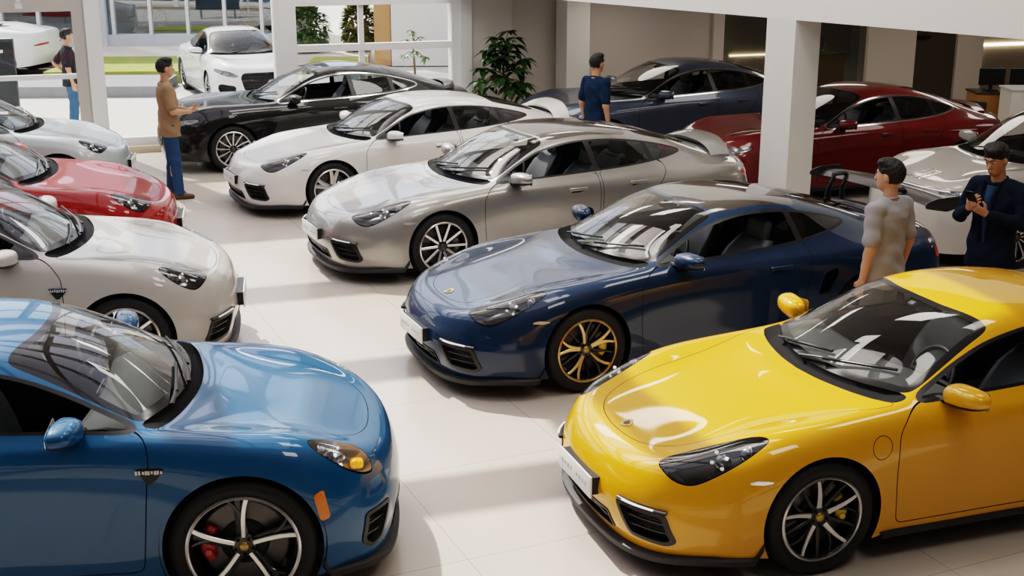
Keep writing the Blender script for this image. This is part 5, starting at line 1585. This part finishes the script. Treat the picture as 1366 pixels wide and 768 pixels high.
def phone(holder_loc, yaw, scale, p, nrm, label, size=(.075, .15)):
    """a phone held at local point p of a person, screen facing nrm"""
    M = Matrix.Translation(holder_loc) @ Matrix.Rotation(yaw, 4, 'Z') @ Matrix.Scale(scale, 4)
    q = Vector(nrm).to_track_quat('Y', 'Z').to_matrix().to_4x4()
    bm = bmesh.new(); bm_box(bm, (0, 0, 0), (size[0], .009, size[1]), bevel=.003)
    o = empty('phone', (0, 0, 0)); o.matrix_world = M @ Matrix.Translation(p) @ q
    bm_obj('case', bm, [pm('phone_black', (.01, .01, .011), .25)], o)
    bm = bmesh.new(); bm_box(bm, (0, .005, 0), (size[0] * .9, .001, size[1] * .92)); bm_obj('screen', bm, [pm('phone_screen', (.02, .025, .03), .08)], o)
    tag(o, label, 'phone'); return o

SKIN = pm('skin_warm', (.50, .27, .17), .5, spec=.4); SKIN2 = pm('skin_light', (.58, .33, .22), .5, spec=.4)
def cloth(name, c): return pm(name, c, .9, spec=.15, bump=(180, .25))
JEANS = cloth('denim_blue', (.035, .075, .15)); JEANS2 = cloth('denim_light', (.07, .15, .27))
DOWN = dict(el=(-.045, .232, 1.12), er=(-.045, -.232, 1.12), wl=(.01, .232, .87), wr=(.01, -.232, .87), nl=(0, -1, 0), nr=(0, 1, 0), tl=(1, 0, 0), tr=(1, 0, 0))
# 1 man in tan shirt, facing the black car, hands in front
L1 = (-4.33, 16.02, 0); y1 = math.radians(22)
person('man in a tan t-shirt and dark jeans standing in front of the black car', L1, y1, SKIN, cloth('tan_cotton', (.30, .20, .125)), JEANS, pm('shoe_brown', (.10, .045, .022), .5),
       dict(el=(.03, .245, 1.13), er=(.03, -.245, 1.13), wl=(.25, .10, 1.10), wr=(.25, -.12, 1.10), dl=(.8, -.5, .15), dr=(.8, .5, .15), nl=(0, -.3, 1), nr=(0, .3, 1), tl=(.6, 0, .8), tr=(.6, 0, .8), cl=.5, cr=.5, kl=(.02, .09, .50), ar=(.05, -.10, .085)), height=1.76)
phone(L1, y1, 1.0, (.365, -.015, 1.155), (-.5, 0, .86), 'dark phone in the hands of the man in tan', (.075, .15))
# 2 man outside with hand on hip
person('man in a dark t-shirt and jeans standing outside the glass with hand on hip', (-7.58, 22.0, -.125), math.radians(25), SKIN2, cloth('charcoal_cotton', (.030, .035, .042)), JEANS2, pm('shoe_white', (.6, .6, .58), .5),
       dict(DOWN, el=(-.20, .34, 1.16), wl=(-.03, .20, .98), dl=(.5, -.6, -.5), nl=(-.3, -.8, 0)), height=1.74)
# 3 navy t-shirt, back wall
person('man in a navy t-shirt standing between the silver and slate blue cars', (1.10, 16.62, 0), math.radians(38), SKIN, cloth('navy_cotton', (.012, .032, .065)), JEANS, pm('shoe_dark', (.03, .025, .022), .5),
       dict(DOWN), height=1.75)
# 4 grey t-shirt, seen from behind between dark blue and yellow coupes
person('man in a grey t-shirt seen from behind beside the dark blue coupe', (2.80, 9.28, 0), math.radians(128), SKIN2, cloth('grey_melange', (.36, .36, .37)), cloth('trouser_grey', (.10, .10, .11)), pm('shoe_dark', (.03, .025, .022), .5),
       dict(DOWN), height=1.74, head_yaw=.35)
# 5 navy overshirt, reading a phone
L5 = (3.80, 9.80, 0); y5 = math.radians(218)
person('man in a dark navy shirt looking down at his phone behind the yellow coupe', L5, y5, SKIN, cloth('navy_shirt', (.010, .017, .034)), cloth('trouser_taupe', (.12, .095, .075)), pm('shoe_dark', (.03, .025, .022), .5),
       dict(DOWN, el=(.02, .27, 1.16), er=(.05, -.26, 1.15), wl=(.24, .08, 1.24), wr=(.26, -.06, 1.27), dl=(.55, -.6, .45), dr=(.5, .55, .55), nl=(-.2, -.6, .7), nr=(-.4, .5, .5), tl=(.2, 0, 1), tr=(.2, .2, 1), cl=.55, cr=.6),
       height=1.79, long_sleeve=True, head_pitch=.33, head_yaw=.0, collar=True)
P5 = [o for o in bpy.data.objects if o.name.startswith('person')][-1]
q = SDF(.01); q.loft([(.98, .112, .030, .0, 0), (1.20, .124, .040, .004, 0), (1.34, .122, .052, -.004, 0), (1.43, .092, .055, -.012, 0)], k=.01); q.cut((-1, 0, 0), 0.02)
V, F = q.mesh(.007); V[:, 0] += .012; mesh_obj('inner_shirt', V, F, [cloth('denim_shirt', (.035, .07, .14))], P5)
for s in (-1, 1):
    bm = bmesh.new(); bm_tube(bm, [(.07, .062 * s, 1.455), (.118, .055 * s, 1.36), (.138, .042 * s, 1.20), (.132, .032 * s, 1.0)], [.016, .014, .010, .010], 8, flat=.5); bm_obj('shirt_placket', bm, [cloth('navy_shirt', (.010, .017, .034))], P5, smooth=True)
phone(L5, y5, 1.79 / 1.75, (.335, .0, 1.365), (-.75, .0, .6), 'black phone held up by the man in the dark navy shirt')
# ================================================================== PLANTS AND SMALL THINGS
def leaf_mesh(bm, p, d, up, L, W, mat=0, droop=.3):
    """one pointed leaf, folded a little along its rib and drooping to the tip"""
    d = d.normalized(); s = d.cross(up)
    if s.length < 1e-4: s = Vector((1, 0, 0))
    s.normalize(); n = s.cross(d); rows = []
    for t in (0, .25, .55, .8, 1.0):
        w = W * math.sin(PI * min(.97, .06 + .9 * t ** .85)) * .5
        c = p + d * L * t - Vector((0, 0, 1)) * droop * L * t * t
        rows.append([bm.verts.new(c - s * w + n * w * .25), bm.verts.new(c), bm.verts.new(c + s * w + n * w * .25)])
    for a, b in zip(rows[:-1], rows[1:]):
        for k in (0, 1):
            f = bm.faces.new((a[k], a[k + 1], b[k + 1], b[k])); f.material_index = mat; f.smooth = True
def leaf_mat(name, c, c2):
    m = pm(name, c, .38, spec=.5); nt = m.node_tree; b = nt.nodes['Principled BSDF']
    oi = nt.nodes.new('ShaderNodeTexCoord'); no = nt.nodes.new('ShaderNodeTexNoise'); no.inputs['Scale'].default_value = 6
    cr = nt.nodes.new('ShaderNodeValToRGB'); cr.color_ramp.elements[0].position = .35; cr.color_ramp.elements[1].position = .65
    cr.color_ramp.elements[0].color = (*c, 1); cr.color_ramp.elements[1].color = (*c2, 1)
    nt.links.new(oi.outputs['Object'], no.inputs['Vector']); nt.links.new(no.outputs['Fac'], cr.inputs['Fac']); nt.links.new(cr.outputs['Color'], b.inputs['Base Color'])
    return m
LEAF = leaf_mat('leaf_dark', (.018, .050, .014), (.055, .115, .03)); LEAF2 = leaf_mat('leaf_fresh', (.05, .12, .03), (.12, .2, .05)); BARK = pm('bark_brown', (.12, .085, .055), .9, bump=(30, .4))
def potted_tree(name, label, loc, H, crown, nbr, leafL, seed, pot=True, lm=LEAF):
    rg = random.Random(seed); t = empty(name, loc); tag(t, label, 'plant')
    bm = bmesh.new(); lf = bmesh.new(); base = .34 if pot else 0
    cz = H - crown * .55
    bm_tube(bm, [(0, 0, base), (.02, .01, base + (cz - base) * .5), (-.01, .02, cz), (.01, 0, cz + crown * .3)], [.026, .022, .018, .01], 8)
    for i in range(nbr):
        a = i * 2.4 + rg.random() * .5; el = -.35 + 1.6 * (i / nbr) + rg.uniform(-.15, .15); st = Vector((0, 0, cz - crown * .25 + crown * .5 * i / nbr))
        d = Vector((math.cos(a) * math.cos(el), math.sin(a) * math.cos(el), math.sin(el))); L = crown * .42 * rg.uniform(.75, 1.1)
        tip = st + d * L; bm_tube(bm, [st, st + d * L * .5 + Vector((0, 0, .03)), tip], [.009, .007, .004], 5)
        for u in (.62, 1.0):                      # whorls of drooping leaves
            c = st + d * L * u; n = 7 if u == 1 else 4
            for k in range(n):
                b = 2 * PI * k / n + rg.random(); v = (Vector((math.cos(b), math.sin(b), rg.uniform(-.5, .25))) + d * .35)
                leaf_mesh(lf, c, v, Vector((0, 0, 1)), leafL * rg.uniform(.75, 1.15), leafL * .48, droop=rg.uniform(.25, .6))
    bm_obj('trunk', bm, [BARK], t, smooth=True); bm_obj('foliage', lf, [lm], t, smooth=True)
    if pot:
        bm = bmesh.new(); bm_lathe(bm, [(.001, .0), (.15, 0), (.17, .02), (.205, .36), (.215, .38), (.20, .385), (.19, .35), (.001, .34)], 32, axis='Z')
        bm_obj('pot', bm, [pm('pot_white', (.6, .58, .56), .4)], t, smooth=True)
    return t
potted_tree('potted_tree', 'leafy dark green potted tree against the plain back wall', (-.13, 20.50, 0), 1.62, .95, 24, .22, 3)
potted_tree('young_tree', 'slim young tree with a small crown beyond the right window', (-1.75, 23.0, -.12), 1.62, .50, 7, .12, 5, pot=False, lm=LEAF2)
def bush(label, loc, r, h, seed, lm):
    rg = random.Random(seed); t = empty('round_bush', loc); tag(t, label, 'bush'); lf = bmesh.new(); bm = bmesh.new()
    for i in range(1300):
        a = rg.uniform(0, 2 * PI); u = rg.uniform(-1, 1); rr = rg.uniform(.7, 1.0) * (1 + .18 * math.sin(3 * a + seed) * math.cos(2 * u))
        d = Vector((math.cos(a) * math.sqrt(1 - u * u), math.sin(a) * math.sqrt(1 - u * u), u)); p = Vector((d.x * r * rr, d.y * r * rr, h / 2 + d.z * h / 2 * rr))
        leaf_mesh(lf, p, d + Vector((rg.uniform(-.7, .7), rg.uniform(-.7, .7), rg.uniform(-.5, .5))), Vector((0, 0, 1)), .16, .09)
    for k in range(5):
        a = k * 1.26; bm_tube(bm, [(0, 0, 0), (math.cos(a) * r * .3, math.sin(a) * r * .3, h * .4), (math.cos(a) * r * .6, math.sin(a) * r * .6, h * .75)], [.04, .025, .01], 6)
    bm_obj('foliage', lf, [lm], t, smooth=True); bm_obj('stems', bm, [BARK], t); return t
bush('rounded green bush outside, left of the pair seen through the right window', (-5.2, 32.9, .10), .46, 1.22, 1, LEAF2)
bush('taller green and yellow bush outside, beside the orange wall strip', (-3.95, 33.3, .10), .40, 1.30, 2, leaf_mat('leaf_olive', (.09, .13, .03), (.30, .24, .05)))
# notice panel and low white barrier outside the portal
t = empty('notice_board', (-9.35, 22.2, -.125)); tag(t, 'dark notice board with a red and white emblem outside the left portal', 'sign')
bm = bmesh.new(); bm_box(bm, (0, 0, .95), (1.55, .08, 1.25), bevel=.01); bm_obj('board', bm, [pm('board_dark', (.02, .025, .03), .3)], t)
for s in (-1, 1):
    bm = bmesh.new(); bm_box(bm, (s * .6, 0, .17), (.06, .06, .34)); bm_obj('leg', bm, [pm('steel_grey', (.3, .3, .3), .4, .8)], t)
bm = bmesh.new(); bm_lathe(bm, [(.0005, -.05), (.11, -.05), (.11, -.03)], 24, M=Matrix.Translation((.22, 0, 1.36))); bm_box(bm, (.40, -.045, 1.36), (.40, .01, .05)); bm_obj('emblem', bm, [pm('emblem_white', (.8, .8, .8), .5)], t)
bm = bmesh.new(); bm_prism(bm, [(0, .10), (.10, 0), (.02, -.12), (-.06, -.03)], Matrix.Translation((.24, -.052, 1.35)) @ Matrix.Rotation(PI / 2, 4, 'X'), .006); bm_obj('emblem_red', bm, [pm('emblem_red', (.55, .02, .03), .5)], t)
t = empty('white_barrier', (-8.75, 20.6, -.125)); tag(t, 'low white metal barrier in front of the dark notice board', 'barrier')
for nm, c, s in [('rail', (-.6, 0, 1.18), (1.9, .05, .05)), ('rail', (-.6, 0, .98), (1.9, .04, .04)), ('rail', (-.6, 0, .78), (1.9, .04, .04)), ('post', (.33, 0, .6), (.06, .06, 1.2)), ('post', (-.15, 0, .98), (.04, .04, .4)), ('post', (-.6, 0, .6), (.06, .06, 1.2)), ('post', (-1.5, 0, .6), (.06, .06, 1.2))]:
    bm = bmesh.new(); bm_box(bm, c, s, bevel=.006); bm_obj(nm, bm, [FRAME], t)
# faint emblem on the portal header
o = bm_obj('portal_emblem', (lambda b: (wall_box(b, -1.62, -1.52, HDR + .05, HDR + .13, -.112, -.098), wall_box(b, -1.60, -1.54, HDR + .14, HDR + .18, -.112, -.098), b)[2])(bmesh.new()), [pm('emblem_pale', (.72, .71, .70), .5)])
tag(o, 'small pale emblem on the grey header of the left portal', 'emblem')
# reception corner at the far right
t = empty('reception_desk', (8.12, 20.75, 0), 0); tag(t, 'wooden reception desk beyond the tail of the dark red car', 'desk')
bm = bmesh.new(); bm_box(bm, (0, 0, .36), (1.3, .5, .72), bevel=.01); bm_obj('front_panel', bm, [pm('desk_oak', (.42, .22, .07), .5, bump=(12, .2))], t)
bm = bmesh.new(); bm_box(bm, (0, 0, .735), (1.34, .54, .03), bevel=.006); bm_obj('desk_top', bm, [pm('desk_dark', (.05, .035, .02), .4)], t)
t = empty('counter', (8.32, 20.1, 0), 0); tag(t, 'white counter block in front of the wooden reception desk', 'counter')
bm = bmesh.new(); bm_box(bm, (0, 0, .43), (1.1, .5, .86), bevel=.01); bm_obj('block', bm, [WHITE], t); bm = bmesh.new(); bm_box(bm, (0, 0, .875), (1.14, .54, .03), bevel=.005); bm_obj('worktop', bm, [FRAME], t)
for i, (dx, w, lab) in enumerate(((7.78, .42, 'wide black computer monitor on the wooden reception desk'), (8.20, .26, 'narrow black computer monitor beside the wide one'))):
    t = empty('monitor', (dx, 20.78, .75), 0); tag(t, lab, 'monitor')
    bm = bmesh.new(); bm_box(bm, (0, 0, .22), (w, .03, .27), bevel=.008); bm_obj('display', bm, [BLACK()], t)
    bm = bmesh.new(); bm_box(bm, (0, .03, .06), (.05, .03, .12)); bm_box(bm, (0, .02, .008), (.20, .16, .016)); bm_obj('stand', bm, [SATIN()], t)
WARM_GLOW = pm('cove_reflection_warm', (1, .8, .5), .5, emit=(1, .78, .5), estr=6)
sbox('wall_office_mid', 15.25, 22, 0, 3.0, .9, 1.0, plaster('office_grey2', (.30, .28, .265)))
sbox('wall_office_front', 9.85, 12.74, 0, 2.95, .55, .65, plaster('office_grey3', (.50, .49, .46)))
o = bm_obj('cove_light', (lambda b: (wall_box(b, 15.75, 20, 1.03, 1.08, .86, .90), wall_box(b, 15.75, 15.82, .72, 1.03, .86, .90), b)[2])(bmesh.new()), [WARM_GLOW]); tag(o, 'warm L-shaped light strip glowing above the reception desk', 'light')
o = bm_obj('reflection_bar', (lambda b: (wall_box(b, 10.25, 11.9, 1.05, 1.075, .52, .55), b)[1])(bmesh.new()), [WARM_GLOW]); tag(o, 'thin warm bar imitating a light reflected in the dark glass partition', 'light')  # glowing bar standing in for fascia lights reflected in the glass
t = empty('visitor_chair', (7.12, 19.6, 0), 2.6); tag(t, 'dark visitor chair just behind the tail of the dark red car', 'chair')
for nm, c, sz in (('seat', (0, 0, .44), (.44, .44, .05)), ('backrest', (0, .21, .64), (.42, .04, .26))):
    bm = bmesh.new(); bm_box(bm, c, sz, bevel=.015); bm_obj(nm, bm, [SATIN()], t, auto=50)
for x in (-.18, .18):
    for y in (-.18, .18):
        bm = bmesh.new(); bm_tube(bm, [(x, y, 0), (x * .95, y * .95, .43)], .014, 8); bm_obj('leg', bm, [BLACK()], t)
# ================================================================== LIGHT AND CAMERA
w = bpy.data.worlds.new('sky'); SC.world = w; w.use_nodes = True
nt = w.node_tree; bg = nt.nodes['Background']; sky = nt.nodes.new('ShaderNodeTexSky'); sky.sky_type = 'NISHITA'
sky.sun_disc = False; sky.sun_elevation = math.radians(50); sky.sun_rotation = math.radians(-40); sky.dust_density = 2.0; sky.air_density = 1.0
mx = nt.nodes.new('ShaderNodeMixRGB'); mx.inputs['Fac'].default_value = .65; mx.inputs['Color2'].default_value = (2.0, 1.72, 1.48, 1)
nt.links.new(sky.outputs[0], mx.inputs['Color1']); nt.links.new(mx.outputs[0], bg.inputs[0]); bg.inputs[1].default_value = .5
sun = bpy.data.lights.new('sun', 'SUN'); sun.energy = 4.2; sun.angle = math.radians(.8); sun.color = (1, .95, .87)
so = bpy.data.objects.new('sun', sun); COL.objects.link(so); so.rotation_euler = Vector((-.38, .50, .80)).to_track_quat('Z', 'Y').to_euler()
cam = bpy.data.cameras.new('camera'); co = bpy.data.objects.new('camera', cam); COL.objects.link(co); SC.camera = co
cam.sensor_width = 36; cam.lens = 36 * 1700 / 1366; cam.clip_end = 400
co.location = (0, 0, 3.48); co.rotation_euler = (math.radians(90 - 16.3), 0, 0)
SC.view_settings.view_transform = 'Filmic'; SC.view_settings.look = 'High Contrast'; SC.view_settings.exposure = 0.2
